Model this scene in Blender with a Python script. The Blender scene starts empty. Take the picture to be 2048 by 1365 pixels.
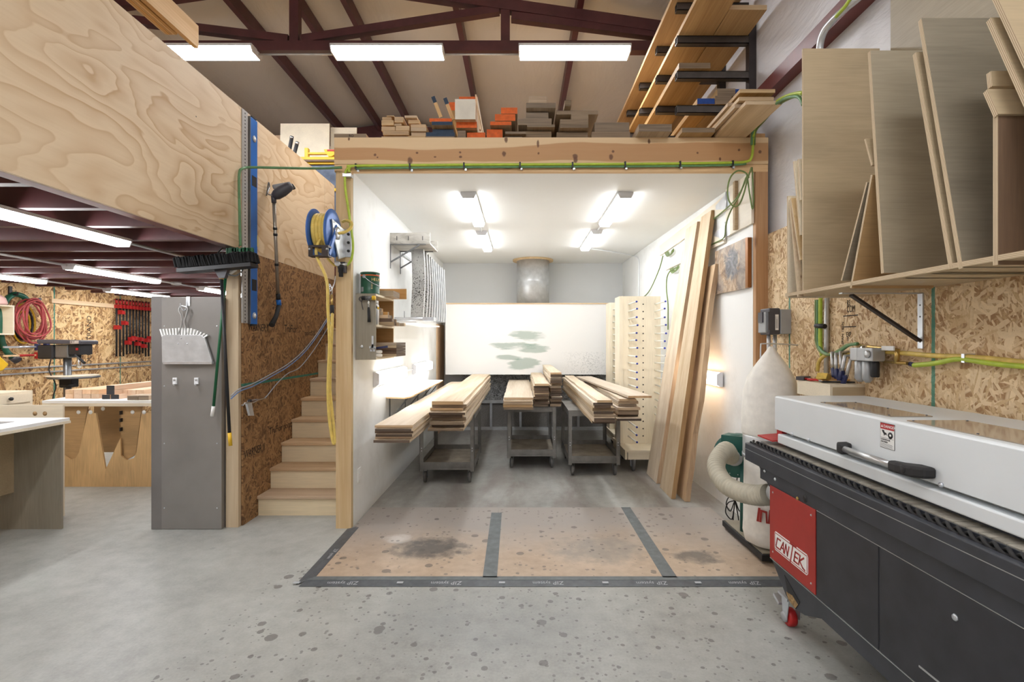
import bpy, bmesh, math, random
from mathutils import Vector, Matrix, Euler
random.seed(7)
SC = bpy.context.scene
COL = SC.collection
H = 1.57
def P(px, py, Y):            # a point of the room seen at (px,py) of the photograph, Y metres in front of the camera
    return Vector(((px-1041)/1000*Y, Y, H-(py-684)/1000*Y))
def onx(px, py, x):          # same, on the vertical plane at x
    return P(px, py, x/((px-1041)/1000))
def S(r, g, b):
    f = lambda c: (c/255/12.92) if c/255 <= .04045 else ((c/255+.055)/1.055)**2.4
    return (f(r), f(g), f(b), 1)

# ------------------------------------------------------------------ mesh builder
class MB:
    def __init__(s): s.v=[]; s.f=[]; s.m=[]; s.sm=[]
    def add(s, vs, fs, mi=0, smooth=False):
        b=len(s.v); s.v += [tuple(v) for v in vs]
        for f in fs:
            s.f.append([b+i for i in f]); s.m.append(mi); s.sm.append(smooth)
        return s
    def box(s, x0,x1,y0,y1,z0,z1, mi=0):
        if x0>x1: x0,x1=x1,x0
        if y0>y1: y0,y1=y1,y0
        if z0>z1: z0,z1=z1,z0
        vs=[(x,y,z) for x in (x0,x1) for y in (y0,y1) for z in (z0,z1)]
        return s.add(vs, [(0,1,3,2),(4,6,7,5),(0,4,5,1),(2,3,7,6),(0,2,6,4),(1,5,7,3)], mi)
    def obox(s, c, u, v, w, mi=0):   # centre and three half-axis vectors
        c=Vector(c);u=Vector(u);v=Vector(v);w=Vector(w)
        if u.cross(v).dot(w)<0: w=-w
        vs=[c+a*u+b*v+d*w for a in (-1,1) for b in (-1,1) for d in (-1,1)]
        return s.add(vs, [(0,1,3,2),(4,6,7,5),(0,4,5,1),(2,3,7,6),(0,2,6,4),(1,5,7,3)], mi)
    def bar(s, a, b, w, h, up=(0,0,1), mi=0):
        a=Vector(a);b=Vector(b);d=(b-a); L=d.length; d/=L
        up=Vector(up); sd=d.cross(up)
        if sd.length<1e-4: sd=d.cross(Vector((1,0,0)))
        sd.normalize(); up=sd.cross(d).normalized()
        return s.obox((a+b)/2, d*L/2, sd*w/2, up*h/2, mi)
    def prism(s, poly, ext, mi=0, mi2=None):    # planar polygon (3D points) extruded by vector
        ext=Vector(ext); a=[Vector(p) for p in poly]; n=len(a)
        nrm=Vector((0,0,0))
        for i in range(n): nrm += a[i].cross(a[(i+1)%n])
        if nrm.dot(ext)>0: a=a[::-1]
        vs=a+[p+ext for p in a]
        s.add(vs, [tuple(range(n)), tuple(range(2*n-1,n-1,-1))], mi)
        b=len(s.v)-2*n
        for i in range(n):
            j=(i+1)%n
            s.f.append([b+j,b+i,b+n+i,b+n+j]); s.m.append(mi if mi2 is None else mi2); s.sm.append(False)
        return s
    def tube(s, pts, r, seg=8, closed=False, mi=0, caps=True):
        pts=[Vector(p) for p in pts]; n=len(pts)
        rr = r if isinstance(r,(list,tuple)) else [r]*n
        T=[]
        for i in range(n):
            a=pts[(i-1)%n] if (closed or i>0) else pts[i]
            b=pts[(i+1)%n] if (closed or i<n-1) else pts[i]
            t=b-a
            T.append(t.normalized() if t.length>1e-9 else Vector((0,0,1)))
        t=T[0]; up=Vector((0,0,1)) if abs(t.z)<.9 else Vector((1,0,0))
        nr=(up-t*up.dot(t)).normalized()
        vs=[]
        for i in range(n):
            t=T[i]; nr=(nr-t*nr.dot(t))
            if nr.length<1e-6: nr=t.orthogonal()
            nr.normalize(); bn=t.cross(nr)
            for k in range(seg):
                a=2*math.pi*k/seg
                vs.append(pts[i]+(nr*math.cos(a)+bn*math.sin(a))*rr[i])
        fs=[]
        for i in range(n if closed else n-1):
            j=(i+1)%n
            for k in range(seg):
                k2=(k+1)%seg
                fs.append((i*seg+k,i*seg+k2,j*seg+k2,j*seg+k))
        s.add(vs,fs,mi,True)
        if caps and not closed:
            b=len(s.v)-n*seg
            s.f.append([b+k for k in range(seg)][::-1]); s.m.append(mi); s.sm.append(False)
            s.f.append([b+(n-1)*seg+k for k in range(seg)]); s.m.append(mi); s.sm.append(False)
        return s
    def cyl(s, a, b, r, seg=20, r2=None, mi=0):
        return s.tube([a,b],[r, r if r2 is None else r2],seg,mi=mi)
    def lathe(s, c, axis, prof, seg=28, mi=0, smooth=True):   # prof: (radius, height along axis)
        c=Vector(c); ax=Vector(axis).normalized(); u=ax.orthogonal().normalized(); w=ax.cross(u)
        vs=[]; n=len(prof)
        for r,h in prof:
            for k in range(seg):
                a=2*math.pi*k/seg
                vs.append(c+ax*h+(u*math.cos(a)+w*math.sin(a))*max(r,1e-5))
        fs=[]
        for i in range(n-1):
            for k in range(seg):
                k2=(k+1)%seg
                fs.append((i*seg+k,i*seg+k2,(i+1)*seg+k2,(i+1)*seg+k))
        fs.append(tuple(range(seg))[::-1]); fs.append(tuple((n-1)*seg+k for k in range(seg)))
        return s.add(vs,fs,mi,smooth)
    def build(s, name, mats, parent=None, bevel=0, auto=True):
        me=bpy.data.meshes.new(name); me.from_pydata(s.v,[],s.f)
        if not isinstance(mats,(list,tuple)): mats=[mats]
        for m in mats: me.materials.append(m)
        me.polygons.foreach_set('material_index', s.m)
        me.polygons.foreach_set('use_smooth', s.sm)
        me.update()
        o=bpy.data.objects.new(name, me); COL.objects.link(o)
        if bevel:
            md=o.modifiers.new('bevel','BEVEL'); md.width=bevel; md.segments=2; md.limit_method='ANGLE'
        if parent is not None: attach(o, parent)
        return o
def attach(o, parent):
    o.parent=parent
    M=Matrix.Identity(4); q=parent; ch=[]
    while q is not None: ch.append(q); q=q.parent
    W=Matrix.Identity(4)
    for q in reversed(ch): W = W @ q.matrix_parent_inverse @ q.matrix_basis if q.parent else W @ q.matrix_basis
    o.matrix_parent_inverse=W.inverted()
def crs(pts, n=8, closed=False):   # smooth curve through points
    pts=[Vector(p) for p in pts]; N=len(pts); out=[]
    rng = range(N) if closed else range(N-1)
    for i in rng:
        g=lambda k: pts[k%N] if closed else pts[max(0,min(N-1,k))]
        p0,p1,p2,p3=g(i-1),g(i),g(i+1),g(i+2)
        for k in range(n):
            t=k/n
            out.append(.5*((2*p1)+(p2-p0)*t+(2*p0-5*p1+4*p2-p3)*t*t+(3*p1-p0-3*p2+p3)*t**3))
    if not closed: out.append(pts[-1])
    return out
def tag(o, label=None, cat=None, group=None, kind=None):
    if label: o['label']=label
    if cat: o['category']=cat
    if group: o['group']=group
    if kind: o['kind']=kind
    return o
def thing(name, label, cat, loc=(0,0,0), group=None):
    o=bpy.data.objects.new(name,None); COL.objects.link(o); o.location=loc
    o.empty_display_size=.1
    return tag(o,label,cat,group)
def struct(o, label=None):
    o['kind']='structure'
    if label: o['label']=label
    return o
def copy_tree(o, parent=None):
    c=o.copy(); COL.objects.link(c)
    if parent is not None: c.parent=parent
    for ch in list(o.children): copy_tree(ch,c)
    return c
def board(name, L, W, T, M, mats, parent=None, bow=0, rough=0, seg=1):
    """plank with its length on local X, width on Y, thickness on Z; mats=(faces, ends)"""
    m=MB(); seg=max(1,seg); rows=[]
    for i in range(seg+1):
        x=-L/2+L*i/seg; dz=bow*math.sin(math.pi*i/seg)
        ja=random.uniform(-rough,rough); jb=random.uniform(-rough,rough)
        rows.append([(x,-W/2+ja,-T/2+dz),(x,W/2+jb,-T/2+dz),(x,W/2+jb,T/2+dz),(x,-W/2+ja,T/2+dz)])
    m.v=[p for r in rows for p in r]
    for i in range(seg):
        b=4*i
        for k in range(4):
            k2=(k+1)%4
            m.f.append([b+k,b+k2,b+4+k2,b+4+k][::-1]); m.m.append(0); m.sm.append(False)
    m.f.append([0,1,2,3][::-1]); m.m.append(1); m.sm.append(False)
    b=4*seg; m.f.append([b,b+1,b+2,b+3]); m.m.append(1); m.sm.append(False)
    for f in m.f: f.reverse()
    o=m.build(name, list(mats))
    o.matrix_basis=M
    if parent is not None: o.parent=parent; attach(o,parent)
    return o
def sheet(name, c, u, v, W, Ht, T, mats, parent=None):
    """plywood sheet: c = lower left front corner, u = width direction, v = up direction; mats=(faces, edges)"""
    u=Vector(u).normalized(); v=Vector(v); v=(v-u*v.dot(u)).normalized(); w=u.cross(v)
    # thickness goes away from the viewer (-w faces +Y here)
    M=Matrix((( u.x,v.x,w.x,c[0]),(u.y,v.y,w.y,c[1]),(u.z,v.z,w.z,c[2]),(0,0,0,1)))
    m=MB(); x0,x1,y0,y1,z0,z1=0,W,0,Ht,-T,0
    vs=[(x,y,z) for x in (x0,x1) for y in (y0,y1) for z in (z0,z1)]
    m.add(vs,[(0,1,3,2),(4,6,7,5),(0,4,5,1),(2,3,7,6)],1); m.f+= [[0,2,6,4],[1,5,7,3]]; m.m+=[0,0]; m.sm+=[False,False]
    o=m.build(name,list(mats)); o.matrix_basis=M
    if parent is not None: attach(o,parent)
    return o
def mxyz(x,y,z, ex=(1,0,0), ey=(0,1,0)):
    ex=Vector(ex).normalized(); ey=Vector(ey); ey=(ey-ex*ey.dot(ex)).normalized(); ez=ex.cross(ey)
    return Matrix(((ex.x,ey.x,ez.x,x),(ex.y,ey.y,ez.y,y),(ex.z,ey.z,ez.z,z),(0,0,0,1)))
def text(name, body, M, size, mat, parent=None, extrude=.0006, align='LEFT', sx=1):
    cu=bpy.data.curves.new(name,'FONT'); cu.body=body; cu.size=size; cu.extrude=extrude; cu.align_x=align; cu.align_y='CENTER'
    cu.materials.append(mat); cu.resolution_u=3
    tmp=bpy.data.objects.new(name,cu); me=bpy.data.meshes.new_from_object(tmp)
    bpy.data.objects.remove(tmp); bpy.data.curves.remove(cu)
    if not me.materials: me.materials.append(mat)
    o=bpy.data.objects.new(name,me); COL.objects.link(o)
    o.matrix_basis=M @ Matrix.Diagonal((sx,1,1,1))
    if parent is not None: attach(o,parent)
    return o
ORD=['first','second','third','fourth','fifth','sixth','seventh','eighth','ninth','tenth','eleventh','twelfth','thirteenth','fourteenth','fifteenth','sixteenth','seventeenth','eighteenth']
# ------------------------------------------------------------------ materials
class MT:
    def __init__(s,name):
        s.m=bpy.data.materials.new(name); s.m.use_nodes=True; s.nt=s.m.node_tree
        s.b=s.nt.nodes['Principled BSDF']; s.out=s.nt.nodes['Material Output']
    def n(s,t,**kw):
        n=s.nt.nodes.new('ShaderNode'+t)
        for k,v in kw.items():
            if k.startswith('i_'):
                key=k[2:].replace('_',' ')
                s.set(n.inputs[int(key)] if key.isdigit() else n.inputs[key], v)
            else: setattr(n,k,v)
        return n
    def set(s,inp,v):
        if hasattr(v,'is_output') : s.nt.links.new(v,inp)
        else:
            if isinstance(v,(tuple,list)) and len(v)==4 and inp.type=='VECTOR': v=v[:3]
            inp.default_value=v
    def math(s,op,a,b=0,c=0,clamp=False):
        n=s.n('Math',operation=op,use_clamp=clamp); s.set(n.inputs[0],a); s.set(n.inputs[1],b)
        if op in('MULTIPLY_ADD','COMPARE','SMOOTH_MIN'): s.set(n.inputs[2],c)
        return n.outputs[0]
    def ramp(s,fac,*stops,interp='LINEAR'):
        n=s.n('ValToRGB'); s.set(n.inputs[0],fac); cr=n.color_ramp; cr.interpolation=interp
        while len(cr.elements)<len(stops): cr.elements.new(.5)
        for e,(p,c) in zip(cr.elements,stops):
            e.position=p; e.color=c if len(c)==4 else (*c,1)
        return n.outputs[0]
    def mix(s,fac,a,b,mode='MIX'):
        n=s.n('Mix',data_type='RGBA',blend_type=mode); s.set(n.inputs[0],fac); s.set(n.inputs[6],a); s.set(n.inputs[7],b)
        return n.outputs[2]
    def coord(s,rnd=True,kind='Object'):
        tc=s.n('TexCoord').outputs[kind]
        if not rnd: return tc
        r=s.n('ObjectInfo').outputs['Random']
        v=s.n('VectorMath',operation='ADD'); s.set(v.inputs[0],tc)
        sc=s.n('VectorMath',operation='SCALE',i_0=(17.3,9.1,23.7)); s.set(sc.inputs['Scale'],r)
        s.set(v.inputs[1],sc.outputs[0]); return v.outputs[0]
    def mapv(s,v,scale=(1,1,1),rot=(0,0,0),loc=(0,0,0)):
        n=s.n('Mapping'); s.set(n.inputs[0],v); n.inputs['Scale'].default_value=scale; n.inputs['Rotation'].default_value=rot; n.inputs['Location'].default_value=loc
        return n.outputs[0]
    def noise(s,v,scale,detail=3,rough=.55,dist=0):
        n=s.n('TexNoise'); s.set(n.inputs['Vector'],v); n.inputs['Scale'].default_value=scale; n.inputs['Detail'].default_value=detail
        n.inputs['Roughness'].default_value=rough; n.inputs['Distortion'].default_value=dist
        return n.outputs[0]
    def voro(s,v,scale,feature='F1',rnd=1):
        n=s.n('TexVoronoi',feature=feature); s.set(n.inputs['Vector'],v); n.inputs['Scale'].default_value=scale; n.inputs['Randomness'].default_value=rnd
        return n
    def bump(s,h,strength=.2,dist=.005):
        n=s.n('Bump'); s.set(n.inputs['Height'],h); n.inputs['Strength'].default_value=strength; n.inputs['Distance'].default_value=dist
        s.set(s.b.inputs['Normal'],n.outputs[0])
    def fin(s,col=None,rough=.6,metal=0,spec=None):
        if col is not None: s.set(s.b.inputs['Base Color'],col)
        s.set(s.b.inputs['Roughness'],rough); s.set(s.b.inputs['Metallic'],metal)
        if spec is not None: s.b.inputs['Specular IOR Level'].default_value=spec
        return s.m
def plain(name,c,rough=.5,metal=0,var=.06,scale=6,spec=None):
    t=MT(name); v=t.coord(); n=t.noise(v,scale,4)
    a=tuple(x*(1-var*2) for x in c[:3])+(1,); b=tuple(min(1,x*(1+var*2)) for x in c[:3])+(1,)
    return t.fin(t.ramp(n,(.3,a),(.7,b)),rough,metal,spec)
def axs(axis,a,b):   # a along the grain, b across
    return tuple(a if k==axis else b for k in 'XYZ')
def wood(name,light,dark,axis='X',band=1.,rough=.62,fine=.35,knots=False,var=.25,red=None):
    t=MT(name); v=t.coord()
    n1=t.noise(t.mapv(v,axs(axis,.5,7*band)),1,3,.55,.6)
    n2=t.noise(t.mapv(v,axs(axis,2.2,70*band)),1,3,.6)
    f=t.math('ADD',t.math('MULTIPLY',n1,1-fine),t.math('MULTIPLY',n2,fine))
    col=t.ramp(f,(.3,dark),(.48,tuple((light[i]+dark[i])/2 for i in range(3))+(1,)),(.66,light))
    r=t.n('ObjectInfo').outputs['Random']
    hv=t.n('HueSaturation'); t.set(hv.inputs['Color'],col)
    t.set(hv.inputs['Value'],t.math('MULTIPLY_ADD',r,var,1-var/2)); t.set(hv.inputs['Saturation'],t.math('MULTIPLY_ADD',t.math('FRACT',t.math('MULTIPLY',r,7.77)),.3,.85))
    col=hv.outputs[0]
    if knots:
        vo=t.voro(t.mapv(v,axs(axis,1.1,5)),1.3)
        k=t.ramp(vo.outputs['Distance'],(.05,(1,1,1,1)),(.11,(0,0,0,1)))
        col=t.mix(k,col,S(120,78,48))
    t.bump(n2,.15,.002)
    return t.fin(col,rough)
def ply(name,c,axis='X',contrast=.1,rough=.5):
    d=tuple(x*(1-contrast*2.2) for x in c[:3])+(1,); l=tuple(min(1,x*(1+contrast)) for x in c[:3])+(1,)
    t=MT(name); v=t.coord()
    n1=t.noise(t.mapv(v,axs(axis,1.2,3)),1.2,3,.5,1.)
    n2=t.noise(t.mapv(v,axs(axis,5,90)),1,2,.6)
    f=t.math('ADD',t.math('MULTIPLY',n1,.6),t.math('MULTIPLY',n2,.4))
    col=t.ramp(f,(.32,d),(.62,l))
    vo=t.voro(v,2.1); k=t.ramp(vo.outputs['Distance'],(.012,(1,1,1,1)),(.022,(0,0,0,1)))
    return t.fin(t.mix(t.math('MULTIPLY',k,.5),col,S(120,90,65)),rough)
def plyedge(name,axis='Z',pitch=.0055):
    t=MT(name); v=t.coord(False); x=t.n('SeparateXYZ'); t.set(x.inputs[0],v)
    w=t.math('FRACT',t.math('DIVIDE',x.outputs[axis],pitch))
    n=t.noise(t.coord(),40,3)
    w2=t.math('ADD',w,t.math('MULTIPLY',n,.35))
    return t.fin(t.ramp(w2,(.35,S(214,196,166)),(.55,S(190,166,132)),(.75,S(126,98,72)),(.95,S(205,186,155))),.75)
def osb(name,plane='YZ',light=S(226,196,150),mid=S(196,158,108),dark=S(132,92,56),green=None,size=1.):
    """strands: three layers of stretched cells at different angles, the highest layer shows"""
    t=MT(name); v=t.coord(False)
    if plane=='YZ': perm=(0,math.pi/2,0)      # bring the YZ plane onto XY
    elif plane=='XZ': perm=(math.pi/2,0,0)
    else: perm=(0,0,0)
    v0=t.mapv(v,rot=perm)
    wv=t.n('TexNoise'); t.set(wv.inputs['Vector'],v0); wv.inputs['Scale'].default_value=3.
    ad=t.n('VectorMath',operation='MULTIPLY_ADD'); t.set(ad.inputs[0],wv.outputs['Color']); ad.inputs[1].default_value=(.07,.07,0); t.set(ad.inputs[2],v0)
    vv=ad.outputs[0]
    best=None; bc=None
    for i,(ang,sx,sy) in enumerate(((.15,8,42),(1.0,9,46),(-.75,8,50),(1.75,10,40),(-.2,22,70))):
        vo=t.voro(t.mapv(t.mapv(vv,rot=(0,0,ang),loc=(i*3.1,i*1.7,i)),scale=(sx/size,sy/size,.01)),1)
        c=t.n('SeparateColor'); t.set(c.inputs[0],vo.outputs['Color'])
        hgt=t.math('SUBTRACT',c.outputs[0],t.math('MULTIPLY',vo.outputs['Distance'],.35))
        if best is None: best,bc=hgt,c.outputs[1]
        else:
            g=t.math('GREATER_THAN',hgt,best)
            mx=t.n('Mix',data_type='FLOAT'); t.set(mx.inputs[0],g); t.set(mx.inputs[2],bc); t.set(mx.inputs[3],c.outputs[1]); bc=mx.outputs[0]
            best=t.math('MAXIMUM',hgt,best)
    f=t.math('ADD',t.math('MULTIPLY',bc,.6),t.math('MULTIPLY',t.noise(v0,85,4,.7),.4))
    col=t.ramp(f,(.16,dark),(.34,mid),(.62,light),(.9,tuple(min(1,c*1.12) for c in light[:3])+(1,)))
    col=t.mix(t.ramp(best,(.38,(1,1,1,1)),(.58,(0,0,0,1))),col,dark)
    if green:
        ax,joints=green; s=t.n('SeparateXYZ'); t.set(s.inputs[0],t.coord(False))
        nn=t.noise(v0,25,3); tot=0
        for j in joints:
            d=t.math('ABSOLUTE',t.math('SUBTRACT',s.outputs[ax],j))
            k=t.math('LESS_THAN',t.math('ADD',d,t.math('MULTIPLY',nn,.012)),.017)
            tot=k if tot==0 else t.math('MAXIMUM',tot,k)
        col=t.mix(t.math('MULTIPLY',tot,.85),col,S(20,128,112))
    t.bump(best,.35,.004)
    return t.fin(col,.7)
def flameply(name,joint=()):     # rotary cut softwood ply in the YZ plane, cathedral figure along Y
    t=MT(name); v=t.coord(False)
    n=t.noise(t.mapv(v,(1,.42,1.15),loc=(3.2,1.3,.4)),1.7,3.0,.45,.4)
    s=t.math('MULTIPLY',n,16.)
    fr=t.math('FRACT',s)
    ring=t.ramp(fr,(0,(0,0,0,1)),(.35,(.12,.12,.12,1)),(.75,(.55,.55,.55,1)),(.93,(1,1,1,1)),(1,(.0,.0,.0,1)))
    amt=t.ramp(t.noise(t.mapv(v,(1,.5,1.2)),1.4,2),(.35,(.35,.35,.35,1)),(.65,(1,1,1,1)))
    fine=t.noise(t.mapv(v,(1,4,60)),1,3)
    k=t.math('MULTIPLY',ring,amt)
    col=t.mix(k,S(223,200,166),S(190,152,108))
    col=t.mix(t.math('MULTIPLY',t.ramp(fine,(.4,(0,0,0,1)),(.7,(1,1,1,1))),.25),col,S(205,176,138))
    sx=t.n('SeparateXYZ'); t.set(sx.inputs[0],v)
    for j in joint:
        d=t.math('LESS_THAN',t.math('ABSOLUTE',t.math('SUBTRACT',sx.outputs['Y'],j)),.003)
        col=t.mix(t.math('MULTIPLY',d,.45),col,S(120,95,70))
    # screw heads in rows
    w=t.voro(t.mapv(v,(0,2.45,3.1),loc=(0,.13,.05)),1,rnd=.12)
    sc=t.ramp(w.outputs['Distance'],(.012,(1,1,1,1)),(.02,(0,0,0,1)))
    col=t.mix(sc,col,S(60,48,40))
    return t.fin(col,.6)
def emis(name,c,st):
    t=MT(name); t.b.inputs['Base Color'].default_value=(.8,.8,.8,1)
    t.b.inputs['Emission Color'].default_value=c; t.b.inputs['Emission Strength'].default_value=st
    return t.m
def whitewall(name,c=(.83,.83,.81),dirt=.3,tint=S(150,140,128)):
    t=MT(name); v=t.coord(False)
    n=t.noise(v,1.3,6,.65); n2=t.noise(v,30,3)
    k=t.ramp(n,(.52,(0,0,0,1)),(.75,(1,1,1,1)))
    col=t.mix(t.math('MULTIPLY',k,dirt),(*c,1),tint)
    t.bump(n2,.05,.002)
    return t.fin(col,.55)

M={}
# --- lamps
M['led_booth']=emis('led_booth',(.95,.975,1,1),32.)
M['led_wall']=emis('led_wall',(.95,.975,1,1),13.)
M['led_shop']=emis('led_shop',(.97,.98,1,1),50.)
M['led_loft']=emis('led_loft',(.97,.98,1,1),38.)
M['led_warm']=emis('led_warm',(1,.93,.83,1),11.)
M['white_metal']=plain('white_metal',S(232,234,236),.35,0,.02)
M['lamp_end']=plain('lamp_end',S(226,226,230),.45,0,.03)
# --- woods
M['pine']=wood('pine',S(230,200,158),S(196,156,108),'X')
M['pineZ']=wood('pineZ',S(222,200,164),S(192,162,122),'Z',knots=True)
M['pineX']=wood('pineX',S(228,198,154),S(192,150,104),'X',knots=True)
M['pineY']=wood('pineY',S(226,200,160),S(198,162,118),'Y')
M['fir']=wood('fir',S(200,158,112),S(158,114,74),'Z',knots=True)
M['oak']=wood('oak',S(222,208,188),S(190,168,140),'X',rough=.7)
M['oakd']=wood('oakd',S(196,176,148),S(150,126,98),'X',rough=.75)
M['pinkwood']=wood('pinkwood',S(236,208,178),S(212,172,136),'X')
M['goldwood']=wood('goldwood',S(214,172,118),S(172,124,74),'X')
M['walnut']=wood('walnut',S(120,90,64),S(74,54,40),'X')
M['tread']=wood('tread',S(204,174,138),S(166,134,100),'X')
M['riser']=ply('riser',S(216,198,164),'X',.06)
M['endlight']=wood('endlight',S(204,178,142),S(160,130,98),'Y',fine=.6)
M['enddark']=wood('enddark',S(112,94,78),S(60,50,43),'Y',fine=.6,rough=.85,var=.5)
M['endgrey']=wood('endgrey',S(158,138,114),S(98,82,66),'Y',fine=.5,rough=.85,var=.3)
M['endorange']=plain('endorange',S(214,98,34),.7,0,.08,30)
M['endblue']=plain('endblue',S(44,62,84),.7,0,.1,30)
M['endroyal']=plain('endroyal',S(26,66,140),.7,0,.1,30)
M['endwhite']=plain('endwhite',S(222,214,198),.7,0,.05)
M['endblack']=plain('endblack',S(52,52,56),.7,0,.08)
M['birch']=ply('birch',S(228,216,192),'X',.05)
M['birchZ']=ply('birchZ',S(228,217,194),'Z',.05)
M['shopply']=ply('shopply',S(186,166,134),'X',.07)
M['shopplyg']=ply('shopplyg',S(160,148,126),'X',.08)
M['shopplyd']=ply('shopplyd',S(140,130,112),'X',.10)
M['shopplyr']=ply('shopplyr',S(122,98,78),'Y',.10)
M['brownply']=ply('brownply',S(176,142,98),'X',.10)
M['legply']=ply('legply',S(210,174,124),'Z',.12)
M['greyply']=ply('greyply',S(152,144,128),'Z',.08)
M['edge']=plyedge('edge','Z')
M['edgeYZ']=plyedge('edgeYZ','Y')
M['hardboard']=plain('hardboard',S(204,172,140),.6,0,.08)
M['osb_right']=osb('osb_right','YZ',light=S(226,203,166),mid=S(208,178,134),dark=S(164,126,86),green=('Y',(3.866,2.52,1.17)),size=.78)
M['osb_left']=osb('osb_left','YZ',light=S(222,190,140),mid=S(192,150,98),dark=S(124,86,50),green=('Y',(7.4,8.62,6.18)),size=1.3)
M['osb_stair']=osb('osb_stair','YZ',light=S(162,124,82),mid=S(138,100,62),dark=S(98,68,42),green=('Z',(1.2,)),size=.8)
M['osb_deck']=osb('osb_deck','XY',light=S(190,160,110),mid=S(160,124,78),dark=S(110,78,46))
M['flame']=flameply('flame',(6.05,))
# --- painted / metal
M['maroon']=plain('maroon',S(84,44,46),.45,.0,.12,5)
M['maroon2']=plain('maroon2',S(112,54,52),.45,.0,.1,5)
M['steel']=plain('steel',S(120,122,124),.35,.7,.08)
M['galv']=plain('galv',S(196,198,200),.35,.45,.06,12)
M['zinc']=plain('zinc',S(210,214,220),.3,.7,.05,12)
M['chrome']=plain('chrome',S(214,216,220),.15,1,.02)
M['blacksteel']=plain('blacksteel',S(54,48,48),.4,.3,.1,8)
M['rackmetal']=plain('rackmetal',S(78,72,68),.45,.35,.1,10)
M['cart']=plain('cart',S(124,122,118),.5,.3,.12,9)
M['carttray']=plain('carttray',S(150,140,126),.6,.2,.14,7)
M['locker']=plain('locker',S(138,134,130),.42,.25,.05,2.5)
M['locker2']=plain('locker2',S(124,120,118),.42,.25,.05,2.5)
M['black']=plain('black',S(30,30,33),.5,0,.1)
M['rubber']=plain('rubber',S(38,37,37),.75,0,.1)
M['greyrubber']=plain('greyrubber',S(96,94,92),.7,0,.1)
M['bristle']=plain('bristle',S(20,20,22),.9,0,.2,60)
M['greenpaint']=plain('greenpaint',S(24,88,66),.5,0,.1)
M['broomgreen']=plain('broomgreen',S(22,96,60),.45,0,.08)
M['blowergreen']=plain('blowergreen',S(30,84,76),.45,.1,.08)
M['yellow']=plain('yellow',S(232,186,40),.5,0,.05)
M['hoseyellow']=plain('hoseyellow',S(214,186,96),.5,0,.08,20)
M['hosegreen']=plain('hosegreen',S(178,200,64),.45,0,.06,20)
M['hoseolive']=plain('hoseolive',S(112,132,74),.5,0,.08,20)
M['hosegreen2']=plain('hosegreen2',S(96,140,96),.5,0,.08,20)
M['hosered']=plain('hosered',S(176,72,72),.55,0,.1,20)
M['tape']=plain('tape',S(104,110,112),.55,0,.1,18)
M['tapedark']=plain('tapedark',S(84,88,92),.5,0,.1,18)
M['inkgrey']=plain('inkgrey',S(176,180,184),.6,0,.02)
M['inkdark']=plain('inkdark',S(36,26,20),.8,0,.02)
M['white']=plain('white',S(238,238,236),.5,0,.02)
M['blue']=plain('blue',S(30,104,186),.4,.1,.05)
M['reelblue']=plain('reelblue',S(70,112,184),.4,.2,.1)
M['navy']=plain('navy',S(44,50,92),.5,0,.08)
M['cableblue']=plain('cableblue',S(120,144,186),.5,0,.05)
M['cablegrey']=plain('cablegrey',S(150,152,158),.5,0,.05)
M['red']=plain('red',S(178,34,34),.45,0,.05)
M['machred']=plain('machred',S(166,46,40),.45,0,.06,5)
M['machblack']=plain('machblack',S(50,51,56),.5,.1,.12,7)
M['machblack2']=plain('machblack2',S(58,60,66),.45,.1,.1,7)
M['machwhite']=plain('machwhite',S(222,227,230),.35,0,.015,3)
M['machgrey']=plain('machgrey',S(150,152,150),.5,.2,.12,30)
M['padgrey']=plain('padgrey',S(160,154,142),.6,.2,.15,30)
M['brass']=plain('brass',S(190,160,96),.3,.8,.06)
M['alum']=plain('alum',S(200,202,204),.3,.8,.05)
M['frl']=plain('frl',S(172,174,176),.4,.5,.05)
M['canvas']=plain('canvas',S(236,233,226),.85,0,.04,14)
M['duct']=plain('duct',S(182,176,158),.6,0,.06,14)
M['copper']=plain('copper',S(150,100,56),.4,.6,.08)
M['plasticdark']=plain('plasticdark',S(72,70,76),.45,0,.08)
M['plasticgrey']=plain('plasticgrey',S(158,160,162),.45,0,.05)
M['sawdust']=plain('sawdust',S(150,122,84),.9,0,.3,60)
M['sponge']=plain('sponge',S(222,190,98),.9,0,.1,40)
M['bluetip']=plain('bluetip',S(36,52,150),.5,0,.05)
M['dowel']=plain('dowel',S(226,224,214),.5,0,.04)
M['steelblue']=plain('steelblue',S(92,104,124),.5,.2,.15,8)
M['pink']=plain('pink',S(226,182,172),.6,0,.05)
M['canlabel']=plain('canlabel',S(28,84,62),.35,0,.1,20)
M['cream']=plain('cream',S(230,206,140),.5,0,.03)
M['orange']=plain('orange',S(224,98,40),.5,0,.04)
M['wandmetal']=plain('wandmetal',S(166,158,146),.3,.7,.08)
M['boothwhite']=whitewall('boothwhite',(.84,.845,.83),.28)
M['boothceil']=whitewall('boothceil',(.86,.86,.84),.04)
M['boothgrey']=whitewall('boothgrey',(.74,.755,.765),.06)
def vinyl(name,c,stretch):
    t=MT(name); v=t.coord(False)
    n=t.noise(t.mapv(v,stretch),1,5,.6,.8); n2=t.noise(v,.55,3)
    t.bump(n,.6,.06)
    return t.fin(t.ramp(n2,(.3,tuple(x*.9 for x in c[:3])+(1,)),(.7,c)),.45)
M['roofvinyl']=vinyl('roofvinyl',S(216,211,204),(1.3,.5,1.3))
M['wallvinyl']=vinyl('wallvinyl',S(226,225,228),(1,.9,2.4))
def glassy(name,c,alpha):
    t=MT(name); t.b.inputs['Base Color'].default_value=c; t.b.inputs['Roughness'].default_value=.08
    t.b.inputs['Transmission Weight'].default_value=alpha; t.b.inputs['IOR'].default_value=1.35
    return t.m
M['tinted']=glassy('tinted',S(186,170,150),.35)
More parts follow.
